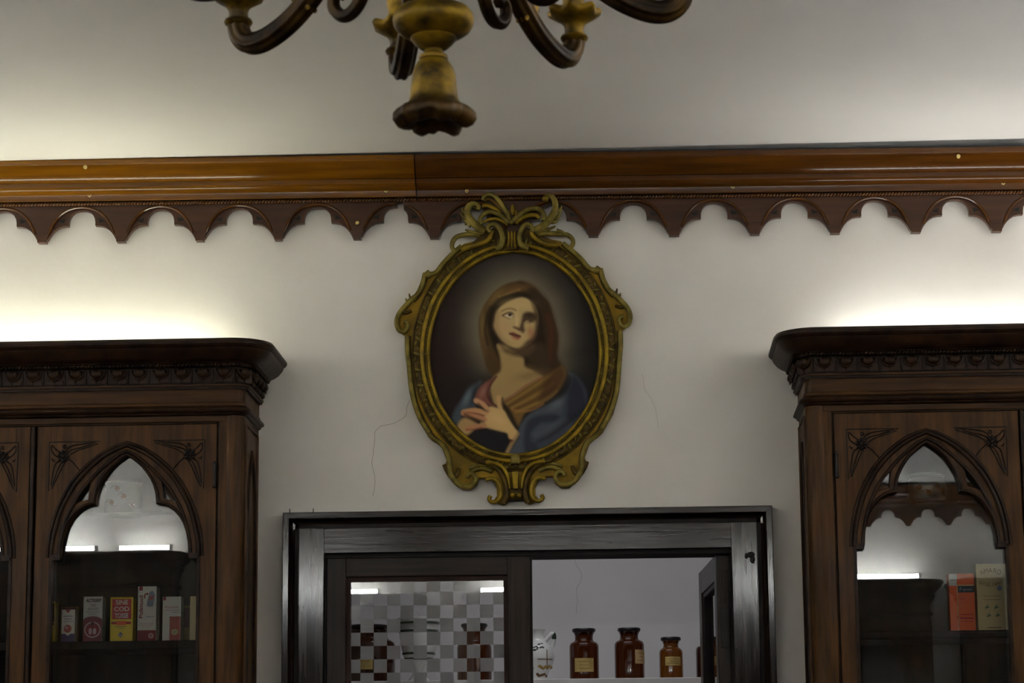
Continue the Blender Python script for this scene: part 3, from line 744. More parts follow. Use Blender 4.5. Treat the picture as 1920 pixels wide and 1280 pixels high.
    band_o = [(232, 834), (215, 840.5), (197, 849), (181, 860), (165, 873), (150, 888), (136, 906), (124, 926), (113, 948), (104.5, 972), (98, 998), (94, 1022), (92.5, 1043)]
    band_i = [(232, 845), (216, 852), (203, 862), (190, 873), (174, 888), (157.5, 906), (145, 922), (134.5, 940), (125.5, 958), (118.5, 975), (113.5, 997), (108.5, 1020), (106.5, 1043)]
    band_e = [(232, 829), (213, 835), (194, 843.5), (177, 854.5), (160, 868), (144, 884), (129, 902), (116.5, 923), (105.5, 946), (97, 970), (90, 998), (86.5, 1022), (85, 1043)]
    def arc(pts, r, y, m=10):
        return tube([(x, y, z) for x, z in sym(pts)], r, m, squash=.8)
    am = mesh('arch_moulding', *merge([arc(band_e, .0050, -DEP+.004), arc(band_o, .0062, -DEP+.001), arc(band_i, .0052, -DEP+.003)]), smooth=50); am.materials.append(M['walnut_dark'])
    tf = [(231.5, 851), (221, 856.5), (210.5, 864.5), (201, 873.5), (191.5, 885), (183.5, 897), (177.5, 909), (173.5, 921), (171.5, 933), (170.5, 941)]
    tf2 = [(172, 942.5), (164, 942.5), (155, 945), (147, 949), (136.5, 957.5), (127, 968.5), (119, 982), (113.5, 997), (109.5, 1015), (107.5, 1043)]
    t2l = [(x, -DEP+.004, z) for x, z in (dl(*q) for q in tf2)]
    tm = mesh('trefoil_moulding', *merge([arc(tf, .0050, -DEP+.004), tube(t2l, .0050, 8), tube([(-x, y, z) for x, y, z in t2l], .0050, 8)]), smooth=50); tm.materials.append(M['walnut_dark'])
    sb = mesh('spring_block', *box(-.013, .013, -DEP-.003, -DEP+.02, -.008, .008)); sb.materials.append(M['walnut_dark'])
    jm = mesh('opening_bead', *box(-.0045, .0045, -DEP+.001, -DEP+.02, DZB+.09, zsp)); jm.materials.append(M['walnut_dark'])
    pane_me = plate([[(lowx-.012, -.46), (-lowx+.012, -.46), (-lowx+.012, .46), (lowx-.012, .46)]], -.002, .002); pane_me.materials.append(M['pane'])
    # rosette with petals
    ros = [ball((0, -.004, 0), (.007, .006, .007), 8, 6)]
    for i in range(8):
        a = 2*pi*i/8
        v, f = ball((0, 0, 0), (.0075, .004, .0048), 8, 5)
        ros.append(([(u*cos(a)-e*sin(a)+.0115*cos(a), w_-.003, u*sin(a)+e*cos(a)+.0115*sin(a)) for u, w_, e in v], f))
    rme = mesh('rosette', *merge(ros), smooth=60); rme.materials.append(M['casing_dk'])
    # carved spandrel lines (left side, mirrored for the right)
    def carv(pts, r=.0017): return tube([(x, -DEP+.0055, z) for x, z in (dl(*q) for q in pts)], r, 6)
    cl = [carv([(86, 826), (182, 826)], .0016), carv([(86, 826), (86, 918)], .0016)]
    for pts in ([(107, 845), (99, 840), (91, 832), (90, 841), (96, 850), (105, 855)], [(117, 845), (121, 838), (131, 833), (150, 830), (172, 828)], [(118, 847), (128, 841), (145, 837), (165, 831)],
                [(106, 862), (99, 866), (95, 876), (92, 892), (90, 908)], [(110, 864), (104, 874), (98, 890), (92, 906)], [(122, 858), (130, 864), (139, 874), (145, 882)], [(112, 835), (115, 832), (118, 835), (115, 838), (112, 835)], [(91, 857), (93, 861), (96, 860)],
                [(117, 862), (108, 878), (98, 900), (91, 914)], [(126, 850), (140, 842), (160, 836), (178, 830)]):
        cl.append(tube([tuple(v) for v in cr([(x, -DEP+.0055, z) for x, z in (dl(*q) for q in pts)], 4)], .0018, 6))
    cvl = merge(cl)
    cme = mesh('carved_tracery', *cvl, smooth=60); cme.materials.append(M['casing_dk'])
    cme2 = mesh('carved_tracery', [(-x, y, z) for x, y, z in cvl[0]], cvl[1], 60); cme2.materials.append(M['casing_dk'])
    rx, rz_ = dl(112.7, 853.5)
    hg = mesh('hinge', *merge([tube([(0, 0, -.032), (0, 0, .032)], .0055, 10), ball((0, 0, .034), .0065, 8, 6), ball((0, 0, -.034), .0065, 8, 6)]), smooth=40); hg.materials.append(M['iron'])
    rails = [((-DHW+.0415, -DHW+.0405), ), ]
    for sg in (-1, 1):
        d = link('door', dme, None, root, loc=(sg*DCX, 0, 0))
        pn = link('glass_pane', pane_me, None, d, loc=(0, -DEP+.036, 2.30))
        link('arch_moulding', am, None, d); link('trefoil_moulding', tm, None, d)
        link('carved_tracery', cme, None, d); link('carved_tracery', cme2, None, d)
        for s2 in (-1, 1):
            link('rosette', rme, None, d, loc=(s2*-rx if s2 > 0 else rx, -DEP+.004, rz_))
            link('spring_block', sb, None, d, loc=(s2*.2055, 0, zsp+.002))
            link('opening_bead', jm, None, d, loc=(s2*(-lowx+.0045), 0, 0))
        for z in (2.605, 1.35): link('hinge', hg, None, d, loc=(sg*(DHW-.004), -DEP-.001, z))
        # joints of the stiles and top rail, fine grooves
        for s2 in (-1, 1): bbox('joint_line', (s2*(DHW-.0415)-.0006, s2*(DHW-.0415)+.0006, -DEP+.0052, -DEP+.008, dl(232, 826)[1], DZT-.001), 'black', d, 0)
    bbox('astragal', (-.007, .005, -DEP-.002, -DEP+.028, DZB, DZT), 'walnut_dark', root, .003)
    return root
cabL = make_cabinet()
XCL, XCR = -1.1255-HW, .529+HW
cabL.location = (XCL, 0, 0)
tag(cabL, 'dark carved gothic cabinet left of the door, medicine boxes behind its glass', 'cabinet', 'carved glazed pharmacy cabinets')
cabR = copy_tree(cabL); cabR.location = (XCR, 0, 0)
tag(cabR, 'dark carved gothic cabinet right of the door, orange box behind its glass', 'cabinet', 'carved glazed pharmacy cabinets')
# cabinets along the opposite wall, seen mirrored in the glass; rightmost one added to darken the reflection
OPP = [(-3.43, 'leftmost'), (-1.99, 'second from left'), (-.345, 'third from left'), (1.20, 'fourth from left'), (2.66, 'rightmost, without a lamp, added to darken the reflection')]
for x, w_ in OPP:
    c_ = copy_tree(cabL); c_.location = (x, YF, 0); c_.rotation_euler.z = pi
    tag(c_, 'dark carved cabinet against the wall opposite, mirrored in the glass, %s' % w_, 'cabinet', 'carved glazed pharmacy cabinets')
# unseen dark panelling and lamp ledge, added on both side walls to shape light
for nm, xw, sg, w_ in (('trim_6', XL_, 1, 'left'), ('trim_7', XR_, -1, 'right')):
    t_ = empty(nm, (xw, 0, 0), kind='structure', label='unseen dark panelling with lamp ledge, added along the %s side wall to shape the light' % w_)
    bbox('panelling', (*sorted((sg*.0, sg*.30)), YF+.5, -.5, 0, 2.90), 'walnut_z', t_, .004)
    bbox('ledge', (*sorted((0, sg*.37)), YF+.45, -.45, 2.90, 2.92), 'walnut_x', t_, .003)
    bbox('ledge_lip', (*sorted((sg*.34, sg*.385)), YF+.45, -.45, 2.90, 3.0), 'walnut_dark', t_, .006)
# old panes do not hang quite true: the front left pane leans forward
for d in kids(cabL):
    if d.name.startswith('door'):
        for q in kids(d):
            if q.name.startswith('glass_pane'): q.rotation_euler.x = radians(.85)

# ------------------------------------------------------------------ fluorescent lamps on top of the cabinets
def lamp(xa, xb, y, z, mat, label, loc=None, rz=0., riser=0.):
    o = empty('tube_lamp', loc or ((xa+xb)/2, y, z), rz, label=label, cat='lamp', group='fluorescent tubes on the cabinets'); h = (xb-xa)/2
    bbox('batten', (-h, h, -.022, .022, 0, .018), 'batten', o, .002)
    if riser:
        for x_ in (-h*.7, h*.7): bbox('riser', (x_-.02, x_+.02, -.03, .03, -riser, 0), 'batten', o, .002)
    link('tube', mesh('tube', *[q for q in (lambda v, f: ([(z_, x_, y_+.036) for x_, y_, z_ in v], f))(*lathe([(.013, -h+.02), (.013, h-.02)], 14))], smooth=60), mat, o)
    for sg in (-1, 1): bbox('end_cap', (sg*(h-.012)-.01, sg*(h-.012)+.01, -.018, .018, .016, .056), 'batten', o, .004)
ZT = 2.920
lamp(XCL-.60, XCL+.535, -.09, ZT, 'tube_warm', 'lit fluorescent tube hidden behind the left cabinet crown')
lamp(XCR-.535, XCR+.60, -.09, ZT, 'tube_cool', 'lit fluorescent tube hidden behind the right cabinet crown')
for xa, xb, w_ in ((-4.02, -3.29, 'long left tube on the leftmost'), (-3.175, -2.82, 'short tube on the leftmost'), (-2.58, -1.58, 'tube on the second'), (-.96, .26, 'tube on the third'), (.60, 1.80, 'tube on the fourth')):
    lamp(xa, xb, YF+.13, ZT+.085, 'tube_opp', 'lit fluorescent %s cabinet of the wall opposite' % w_, riser=.085)

for x, w_ in ((XL_+.13, 'left'), (XR_-.13, 'right')):  # strip lamps added out of view to raise the light from above
    lamp(-3.55, 3.55, 0, 0, 'tube_fill', 'long unseen strip lamp added as fill on the ledge of the %s side wall' % w_, (x, -4.4, ZT), pi/2)

# ------------------------------------------------------------------ things in the cabinets
SZ = W(230, 1201, -.265)[1]
class Box:
    def __init__(s, px0, px1, top, bot, Yf, dep, mat, label, name='medicine_box', group='medicine boxes on the left cabinet shelf'):
        pm = (px0+px1)/2
        x0, x1 = W(px0, (top+bot)/2, Yf)[0], W(px1, (top+bot)/2, Yf)[0]
        s.k = (x1-x0)/(px1-px0); s.pm = pm; s.bot = bot; s.h = W(pm, top, Yf)[1]-W(pm, bot, Yf)[1]; s.top = top; s.w = x1-x0
        s.o = empty(name, ((x0+x1)/2, Yf, SZ), label=label, cat='box', group=group)
        bbox('carton', (-s.w/2, s.w/2, 0, dep, 0, s.h), mat, s.o, .0008)
        s.n = 0
    def x(s, px): return (px-s.pm)*s.k
    def z(s, py): return (s.bot-py)/(s.bot-s.top)*s.h
    def y(s): s.n += 1; return -.0003-.00012*s.n
    def poly(s, pts, mat, name='print'):
        y = s.y(); link(name, plate([[(s.x(a), s.z(b)) for a, b in pts]], y, y+.0001), mat, s.o)
    def rect(s, a, b, c, d, mat, name='print'): s.poly([(a, d), (b, d), (b, c), (a, c)], mat, name)
    def oval(s, a, b, ra, rb, mat, name='print', n=24): s.poly([(a+ra*cos(2*pi*i/n), b+rb*sin(2*pi*i/n)) for i in range(n)], mat, name)
    def txt(s, body, px, py, cap, mat, sx=1., rot=0., shear=0., bold=0.):
        text('lettering', body, mat, s.o, s.x(px), s.y(), s.z(py), cap*s.k, sx=sx, rot=rot, shear=shear, bold=bold)
YB = -.21
b = Box(73, 103.5, 1124, 1202, YB, .04, 'yellow', 'yellow and red box cut off by the left edge of the glass'); b.rect(76, 101, 1127, 1162, 'maroon'); b.rect(76, 101, 1164, 1168, 'red')
b = Box(113.5, 148, 1135, 1205, YB+.06, .04, 'ochre_card', 'brown-yellow box standing behind the small white box'); b.rect(115, 142, 1136, 1150, 'maroon')
b = Box(115.2, 140.5, 1141, 1203.5, YB, .03, 'white_card', 'small white box with pink ball and violet foot')
b.poly([(122, 1141.4), (132, 1141.4), (127, 1148)], 'darkred'); b.oval(127, 1177, 7.5, 7.5, 'salmon'); b.oval(124.5, 1175, 3.6, 3.6, 'pink')
b.poly([(115.4, 1203.3), (140.3, 1203.3), (140.3, 1186.5), (133, 1186.5), (127.5, 1190.5), (122, 1186.5), (115.4, 1186.5)], 'violet')
b.rect(119, 136, 1152.5, 1154.3, 'bluegrey'); b.rect(121, 134, 1158, 1159.6, 'bluegrey'); b.rect(119, 137, 1163, 1164, 'bluegrey')
b = Box(156, 192, 1114.7, 1201, YB, .05, 'grey_card', 'grey-white box with black name and crimson chest emblem')
b.txt('ACTIGRIP', 174.5, 1122.5, 5.6, 'ink', sx=.80, shear=.2, bold=.0006); b.txt('TOSSE', 174, 1131.5, 4.4, 'ink', sx=.62); b.txt('SEDATIVO', 174, 1138.2, 4.6, 'ink', sx=.66)
b.rect(161, 186, 1143.3, 1144.3, 'greyink'); b.rect(166, 182, 1147.3, 1148.2, 'greyink')
b.poly([(156.2, 1200.8), (191.8, 1200.8), (191.8, 1157)]+[(174+18*cos(t)*1., 1160-8*sin(t)) for t in [pi*i/10 for i in range(1, 10)]]+[(156.2, 1157)], 'crimson')
b.oval(174, 1177, 15.5, 15, 'pink'); b.oval(174, 1177, 13.4, 12.8, 'crimson'); b.oval(174, 1177, 11, 10, 'darkred'); b.oval(174, 1165.5, 3.2, 3.4, 'maroon'); b.oval(170, 1180, 3.3, 6, 'pink'); b.oval(178, 1180, 3.3, 6, 'pink'); b.rect(173.2, 174.8, 1167, 1183, 'maroon')
b = Box(206.7, 249.3, 1114, 1198.5, YB, .05, 'yellow', 'yellow box with large white letters on a red square')
b.rect(210, 246, 1117.5, 1155.5, 'red'); b.txt('SINE', 228, 1124.3, 8.4, 'white_card', sx=.98, bold=.0003); b.txt('COD', 228, 1136.8, 8.4, 'white_card', sx=1.05, bold=.0003); b.txt('TOSSE', 228, 1149.2, 8.4, 'white_card', sx=.74, bold=.0003)
b.rect(209, 246, 1160.3, 1164.7, 'red'); b.rect(218, 237, 1159, 1166.5, 'orange'); b.rect(216, 238, 1168.8, 1169.8, 'brownink'); b.rect(221, 233, 1172.3, 1173.1, 'brownink')
b.poly([(226.5, 1179), (231, 1184), (226.5, 1190.5), (222, 1185)], 'bluegrey'); b.oval(226.5, 1186, 3, 2, 'grey_card')
b = Box(258, 293, 1092.7, 1196.7, YB, .055, 'white_card', 'tallest white box with upright red lettering and red foot')
b.rect(260.5, 267, 1093, 1100.5, 'darkred'); b.txt('Polimucil', 264.8, 1131, 6.8, 'darkred', sx=1.22, rot=pi/2, bold=.0004)
b.poly([(280, 1103), (286, 1101), (290, 1108), (289, 1120), (287, 1130), (280, 1131.5), (275, 1129), (276, 1118)], 'bluegrey'); b.poly([(279, 1113), (285, 1110), (288, 1113), (284, 1119), (280, 1119)], 'salmon')
b.poly([(270, 1115), (269.5, 1110), (271.5, 1106.3), (275, 1106), (275, 1104), (278.5, 1107), (275, 1110), (275, 1108), (272.8, 1108.4), (271.8, 1111), (272.5, 1115.5)], 'darkred')
b.rect(274, 289, 1149, 1150.3, 'bluegrey'); b.rect(262, 288, 1161.5, 1162.5, 'pink'); b.rect(262, 288, 1165, 1166, 'pink'); b.rect(266, 284, 1168.5, 1169.4, 'pink')
b.rect(258.2, 292.8, 1175, 1196.5, 'darkred'); b.oval(284, 1185.5, 5.2, 5.2, 'pink'); b.rect(280.5, 287.5, 1185, 1186, 'darkred'); b.rect(283.5, 284.5, 1182, 1189, 'darkred')
b = Box(304.7, 339.5, 1111, 1195.3, YB, .045, 'white_card', 'white box with thin red lettering and a salmon panel')
b.rect(306, 310.5, 1111.2, 1118, 'darkred'); b.txt('Polaramin', 322, 1131, 4.4, 'salmon', sx=1.0); b.rect(308, 337, 1136.3, 1137.2, 'pink'); b.rect(322, 337, 1140.5, 1141.2, 'greyink')
b.rect(318.3, 339.3, 1148.5, 1194.5, 'salmon'); b.oval(328, 1177.5, 6.2, 5.6, 'cream_card'); b.rect(323.5, 332.5, 1177, 1178, 'greyink'); b.rect(327.5, 328.5, 1173.5, 1181.5, 'greyink')
b = Box(342, 372, 1127, 1196, YB+.05, .04, 'ochre_card', 'brown-yellow box with dark red panel behind the right end of the row'); b.rect(343, 370, 1131, 1168, 'maroon')
b = Box(356, 388, 1109, 1193.5, YB, .04, 'cream_card', 'cream box cut off by the right edge of the glass')
# right cabinet
G2 = 'cartons on the right cabinet shelf'
b = Box(1780, 1827.5, 1062, 1170.5, YB, .05, 'orange', 'orange carton with navy name strip and white corner', group=G2)
b.rect(1780.2, 1795, 1062.3, 1084.5, 'white_card'); b.rect(1794.6, 1796, 1084, 1170, 'cream_card'); b.rect(1795, 1827, 1083, 1084.6, 'cream_card'); b.rect(1796.5, 1827.4, 1085, 1097.3, 'navy')
b.poly([(1799, 1088), (1803.5, 1088), (1803.5, 1089.3), (1801.6, 1089.3), (1800.6, 1095), (1799.4, 1095), (1800.4, 1089.3), (1799, 1089.3)], 'bluegrey')
for i_, (w_, t_, l_) in enumerate(((1.2, 1090, 1093.6), (2, 1090, 1095.4), (1.8, 1090.2, 1093.6), (1.5, 1090.2, 1093.6), (1.9, 1090.2, 1093.6), (2, 1090.2, 1093.6), (1.7, 1090.2, 1093.6), (1, 1088.4, 1093.6))): b.rect(1804.2+i_*2.5, 1804.2+i_*2.5+w_, t_, l_, 'greyink')
b.rect(1782.5, 1793, 1073, 1074.2, 'greyink'); b.rect(1799, 1809, 1109, 1110.2, 'red'); b.rect(1799, 1824, 1138, 1139.4, 'red'); b.rect(1799, 1824, 1144, 1147, 'red'); b.rect(1799, 1822, 1151, 1152, 'red'); b.rect(1801, 1806, 1167.5, 1170, 'maroon')
b = Box(1831.5, 1888, 1044, 1170.5, YB, .06, 'cream_card', 'cream carton with arched brown lettering beside the orange one', group=G2)
def arctxt(bx, word, px, py, rad, cap, mat, up=1, step=6.6):
    n = len(word)
    for i, ch in enumerate(word):
        t = (i-(n-1)/2)*step/rad
        bx.txt(ch, px+rad*sin(t), py+up*(rad-rad*cos(t)), cap, mat, rot=-t*up, sx=.85)
arctxt(b, 'AMARO', 1858.5, 1057, 40, 9, 'brownink', 1, 8.2); arctxt(b, 'GIULIANI', 1858.5, 1083.5, 46, 7.2, 'brownink', -1, 5.6)
b.oval(1874, 1090, 4.6, 5, 'bluegrey'); b.rect(1842, 1875, 1104.5, 1105.2, 'brownink'); b.rect(1842, 1875, 1111, 1111.7, 'brownink')
for x_, y_ in ((1849.5, 1124.5), (1866.5, 1125), (1852, 1140.5), (1868.5, 1140)):
    b.poly([(x_-5, y_+2), (x_-1, y_-.5), (x_, y_-5), (x_+2, y_-.5), (x_+5.5, y_+1.5), (x_+1, y_+2), (x_-1, y_+4)], 'green')
b.rect(1849, 1874, 1163, 1164.5, 'brownink')
# decorated pots on the glass shelves
def pot(px, py0, py1, wid, label, motif):
    zg = W(230, 966, -.15)[1]; x = W(px, 930, -.12)[0]; k = .00155
    o = empty('porcelain_pot', (x, -.12, zg), label=label, cat='pot', group='porcelain pots on the glass shelves'); h = (py1-py0)*k; r = wid*k/2
    link('body', mesh('pot', *lathe([(r*.86, 0), (r*.9, .003), (r*.88, .007), (r*.98, .014), (r, h*.5), (r*.98, h*.86), (r*.9, h*.93), (r*.93, h)], 32), smooth=50), 'porcelain', o)
    link('rim', mesh('rim', *lathe([(r*.93, h), (r*.99, h+.001), (r*.99, h+.006), (r*.9, h+.007)], 32), smooth=50), 'porcelain', o)
    q = []
    for cx_, cz_ in motif:
        def sp_(du, dz_): u = cx_*r+du; return (u, -sqrt(max(r*r-u*u, 0))*.992, h*cz_+dz_)
        for i in range(6):
            a = 2*pi*i/6; q.append(ball(sp_(.0058*cos(a), .0058*sin(a)), (.0034, .0016, .0034), 6, 4))
        q.append(ball(sp_(0, 0), (.003, .0018, .003), 6, 4))
        q.append(tube([sp_(.004*i, -.008-.0022*i+.0005*i*i) for i in range(6)], .0009, 5)); q.append(tube([sp_(-.004*i, .008+.002*i-.0006*i*i) for i in range(6)], .0009, 5))
    link('painted_flowers', mesh('flowers', *merge(q), smooth=80), 'ceramic_brown', o)
pot(232, 895, 958, 74, 'white porcelain pot with painted flowers inside the left cabinet', ((-.45, .38), (.2, .55), (.6, .3), (-.15, .8)))
pot(1739, 884, 938, 74, 'white porcelain pot with scroll painting inside the right cabinet', ((-.5, .55), (-.05, .35), (.4, .6), (.75, .4)))

# ------------------------------------------------------------------ oval painting in its carved gilt frame
fx0, fz0 = W(964.3, 660, 0)
frm = empty('framed_painting', (fx0, 0, fz0), label='oval painting of a veiled woman looking up, carved gilt frame', cat='painting')
frm.rotation_euler.y = radians(-.35)
fs = (W(1065, 660, -.03)[0]-W(865, 660, -.03)[0])/200
fs2 = (W(965, 560, -.03)[1]-W(965, 760, -.03)[1])/200
def fr(px, py):
    xa = 964.3+(py-660)*.0126
    return ((px-xa)*fs, -((py+(px-xa)*.024)-660)*fs2)
def fr3(pts, y, n=5): return [tuple(v) for v in cr([(fr(*q)[0], y, fr(*q)[1]) for q in pts], n)]
def mir(P): return [(-x, y, z) for x, y, z in P]
OC = fr(965, 663.5); OA, OB = 160.5*fs, 190*fs2
def ell(off, n=120):
    out = []
    for i in range(n):
        t = 2*pi*i/n; nx, nz = cos(t)/OA, sin(t)/OB; l = sqrt(nx*nx+nz*nz)
        out.append((OC[0]+OA*cos(t)+off*nx/l, OC[1]+OB*sin(t)+off*nz/l))
    return out
sil = [(893, 452), (870, 458), (848, 475), (830, 492), (813, 511.7), (792.5, 512.5), (788.7, 531), (780, 550), (766, 564), (752, 584), (744, 603), (745, 618), (753, 627), (760, 632), (760, 660), (764, 692), (770, 744), (783, 786), (803, 819), (811, 825), (829, 840.5), (838.5, 864), (835, 876), (839, 888), (851, 905), (868, 918), (884, 918), (895, 909), (899, 897), (915, 897), (926, 903), (932, 916), (932, 930), (924, 940), (945, 946), (953, 936), (967.4, 937)]
sl_ = [fr(*q) for q in sil]
out_ = sl_+[(-x, z) for x, z in sl_[-2::-1]]
link('frame_body', plate([out_, ell(-.004)], -.030, -.004, .003, 2), 'gilt_flat', frm)
px1 = fs
# outer lip along the silhouette
lips = [[(866, 463), (850, 477), (833, 494), (816.5, 514), (798, 516.5)], [(796.5, 517), (793, 533), (784.5, 552), (771, 568)],
        [(764, 633), (764.5, 660), (768, 692), (774, 742), (787, 783), (806, 815)], [(806, 817), (815, 826), (832, 838), (842, 860), (845, 880)],
        [(882, 889), (893, 882), (908, 880), (924, 886)], [(800, 511), (806, 520), (797, 519)]]
for L_ in lips:
    P = fr3(L_, -.034); t = tube(P, 4.6*px1, 8)
    link('outer_lip', mesh('lip', *t, smooth=60), 'gilt_worn', frm); link('outer_lip', mesh('lip', mir(t[0]), t[1], 60), 'gilt_worn', frm)
    if len(L_) > 3:
        Q = [(x*(1-.030), y+.004, z*(1-.012)) for x, y, z in P]; t = tube(Q, 2.0*px1, 6)
        link('lip_bead', mesh('lip', *t, smooth=60), 'gilt_dk', frm); link('lip_bead', mesh('lip', mir(t[0]), t[1], 60), 'gilt_dk', frm)
# oval mouldings
def ring(name, off, y, r, mat, n=120, sq_=1.):
    return link(name, mesh(name, *tube([(x, y, z) for x, z in ell(off*px1, n)], r*px1, 8, closed=True, squash=sq_), smooth=60), mat, frm)
ring('inner_ring', 1.5, -.030, 3.2, 'gilt', )
ring('cove_ring', 13, -.034, 4.4, 'gilt')
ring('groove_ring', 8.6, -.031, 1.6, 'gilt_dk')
ring('leaf_gap_shade', 22, -.030, 7.5, 'gilt_dk', sq_=.4)  # dark ring painted as the shade in gaps between the leaves
ring('cove_shade_line', 31, -.030, 1.8, 'gilt_dk')  # dark line painted as shade in the outer cove
bd = [ball((x, -.0345, z), 1.75*px1, 6, 4) for x, z in ell(5.6*px1, 220)]
link('bead_ring', mesh('beads', *merge(bd), smooth=80), 'gilt_worn', frm, kind='stuff')
lv = []
NL = 132
E1 = ell(22*px1, NL)
for i, (x, z) in enumerate(E1):
    x2, z2 = E1[(i+1) % NL]; a = atan2(z2-z, x2-x)
    big = i % 3 == 0
    v, f = ball((0, 0, 0), ((7.2 if big else 5.0)*px1, .0075, (2.9 if big else 2.3)*px1), 8, 5); k = random.uniform(.8, 1.2)
    a2 = a+(1.15 if big else (-.35 if i % 3 == 1 else .75))+random.uniform(-.25, .25); c, s = cos(a2), sin(a2)
    o_ = (0 if big else (3.2 if i % 3 == 1 else -3.0))*px1; x += o_*(x-OC[0])/OA; z += o_*(z-OC[1])/OB
    lv.append(([(x+(u*c-e*s)*k, w_-.0335, z+(u*s+e*c)*k) for u, w_, e in v], f))
link('leaf_band', mesh('leafband', *merge(lv), smooth=70), 'gilt_worn', frm, kind='stuff')
def scroll(name, pts, r0, r1, mat='gilt', y=-.038, both=True, sq_=1.2, n=6, rel=0.):
    P = fr3(pts, y, n); N = len(P)
    rr = [(r0+(r1-r0)*i/(N-1))*px1*(1-rel*abs(2*i/(N-1)-1)) for i in range(N)]
    t = tube(P, rr, 9, squash=sq_, flute=.16, lobes=4)
    link(name, mesh(name, *t, smooth=50), mat, frm)
    if both: link(name, mesh(name, mir(t[0]), t[1], 50), mat, frm)
# side volutes
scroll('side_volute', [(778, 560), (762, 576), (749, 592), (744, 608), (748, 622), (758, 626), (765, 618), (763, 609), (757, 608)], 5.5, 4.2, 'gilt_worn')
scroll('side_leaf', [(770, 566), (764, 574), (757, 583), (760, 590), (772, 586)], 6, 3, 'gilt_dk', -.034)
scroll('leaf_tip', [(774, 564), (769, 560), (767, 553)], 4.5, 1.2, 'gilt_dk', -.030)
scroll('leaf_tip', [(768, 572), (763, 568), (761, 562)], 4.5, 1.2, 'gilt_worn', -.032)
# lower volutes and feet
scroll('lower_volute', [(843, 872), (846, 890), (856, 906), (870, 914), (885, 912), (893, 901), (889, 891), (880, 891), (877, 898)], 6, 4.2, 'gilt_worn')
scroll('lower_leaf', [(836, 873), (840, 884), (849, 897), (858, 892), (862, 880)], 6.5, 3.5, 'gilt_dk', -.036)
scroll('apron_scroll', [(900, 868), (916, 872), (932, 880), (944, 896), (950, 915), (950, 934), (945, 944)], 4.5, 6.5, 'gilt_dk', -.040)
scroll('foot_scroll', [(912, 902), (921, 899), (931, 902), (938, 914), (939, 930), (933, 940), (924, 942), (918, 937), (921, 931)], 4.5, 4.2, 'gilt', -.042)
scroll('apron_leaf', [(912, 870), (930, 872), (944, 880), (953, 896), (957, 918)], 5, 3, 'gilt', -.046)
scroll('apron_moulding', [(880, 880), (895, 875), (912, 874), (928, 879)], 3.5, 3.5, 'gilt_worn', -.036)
x, z = fr(967.2, 905)
V, Fc = merge([box(x-.009, x+.009, -.056, -.03, z-.022, z+.030), box(x-.007, x+.007, -.060, -.03, z-.014, z+.016)])
link('centre_clasp', mesh('clasp', *([(a*(1 if c > z else .8)+(0 if c > z else x*.2), b_, c) for a, b_, c in V], Fc)), 'gilt', frm)
x, z = fr(967, 866); bbox('clasp_head', (x-.014, x+.014, -.058, -.03, z-.012, z+.020), 'gilt_worn', frm, .004)
for px in (963, 975): x, z = fr(px-1.5, 930); link('bud', mesh('bud', *ball((x, -.044, z), (.0095, .010, .0085), 10, 6), smooth=80), 'gilt', frm)
x, z = fr(967.2, 935); bbox('apron_base', (x-.022, x+.022, -.034, -.01, z-.004, z+.035), 'gilt_dk', frm, .003)
# crest
def one(*a, **k): scroll(*a, both=False, **k)
one('crest_scroll', [(912, 438), (896, 427), (882.5, 413), (877.5, 400), (881, 389), (889, 384.5), (897, 388), (897, 396)], 9, 5.5, 'gilt_worn', y=-.044)
one('crest_scroll', [(1004, 437), (1022, 426), (1037, 409), (1044, 392), (1042, 377), (1034, 369), (1025, 368)], 9, 5, 'gilt_worn', y=-.044)
x, z = fr(1025.5, 375); link('crest_bud', mesh('cb', *ball((x, -.046, z), (.0115, .0115, .0115), 12, 8), smooth=80), 'gilt', frm)
x, z = fr(893, 391); link('crest_bud', mesh('cb', *ball((x, -.044, z), (.010, .010, .008), 12, 8), smooth=80), 'gilt_dk', frm)
for i, pts in enumerate(([(960, 421), (953, 405), (942, 385), (930, 370.5), (919, 366.5), (910, 370), (907, 378)], [(958, 421), (950, 407), (940, 392), (928, 380), (917, 375), (909, 379)], [(955, 421), (946, 409), (935, 398), (923, 390), (913, 387), (905, 389)])):
    one('crest_plume', pts, 5.5, 4, ('gilt_worn', 'gilt_dk', 'gilt')[i], y=-.048+.003*i)
one('crest_leaf', [(956, 421), (938, 406), (921, 400.5), (908, 406), (902, 416), (906, 424)], 6, 4.5, 'gilt_worn', y=-.050)
one('crest_leaf', [(955, 424), (942, 417), (930, 414), (918, 415), (908, 420)], 5.5, 3, 'gilt', y=-.046)
one('crest_leaf', [(964, 420), (981, 403), (999, 394.5), (1014, 396), (1022, 406), (1021, 417)], 6.5, 5, 'gilt_worn', y=-.050)
one('crest_leaf', [(968, 421), (981, 412), (994, 407), (1008, 407), (1014, 413)], 6, 4, 'gilt', y=-.046)
for q, r in (((963.6, 396), (.008, .007, .018)), ((970, 404), (.005, .005, .014)), ((956, 404), (.004, .005, .012))):
    x, z = fr(*q); link('crest_flame', mesh('cf', *ball((x, -.046, z), r, 10, 6), smooth=80), 'gilt', frm)
x, z = fr(961, 421.5); link('crest_pearl', mesh('pearl', *ball((x, -.058, z), (.009, .008, .008), 12, 8), smooth=80), 'gilt_worn', frm)
one('crest_c_scroll', [(922, 440), (917, 433), (922, 426.5), (932, 427), (941, 437), (944.5, 451), (941, 465), (933, 472)], 4.5, 6, 'gilt_worn', y=-.056)
one('crest_c_scroll', [(1000, 440), (1000, 430), (990, 425), (981, 433), (976, 449), (980, 464), (993, 471.5)], 4.5, 6, 'gilt_worn', y=-.056)
one('crest_sweep', [(924, 436), (922, 446), (914, 456), (897, 463), (878, 467), (866, 472)], 5, 6.5, 'gilt', y=-.046)
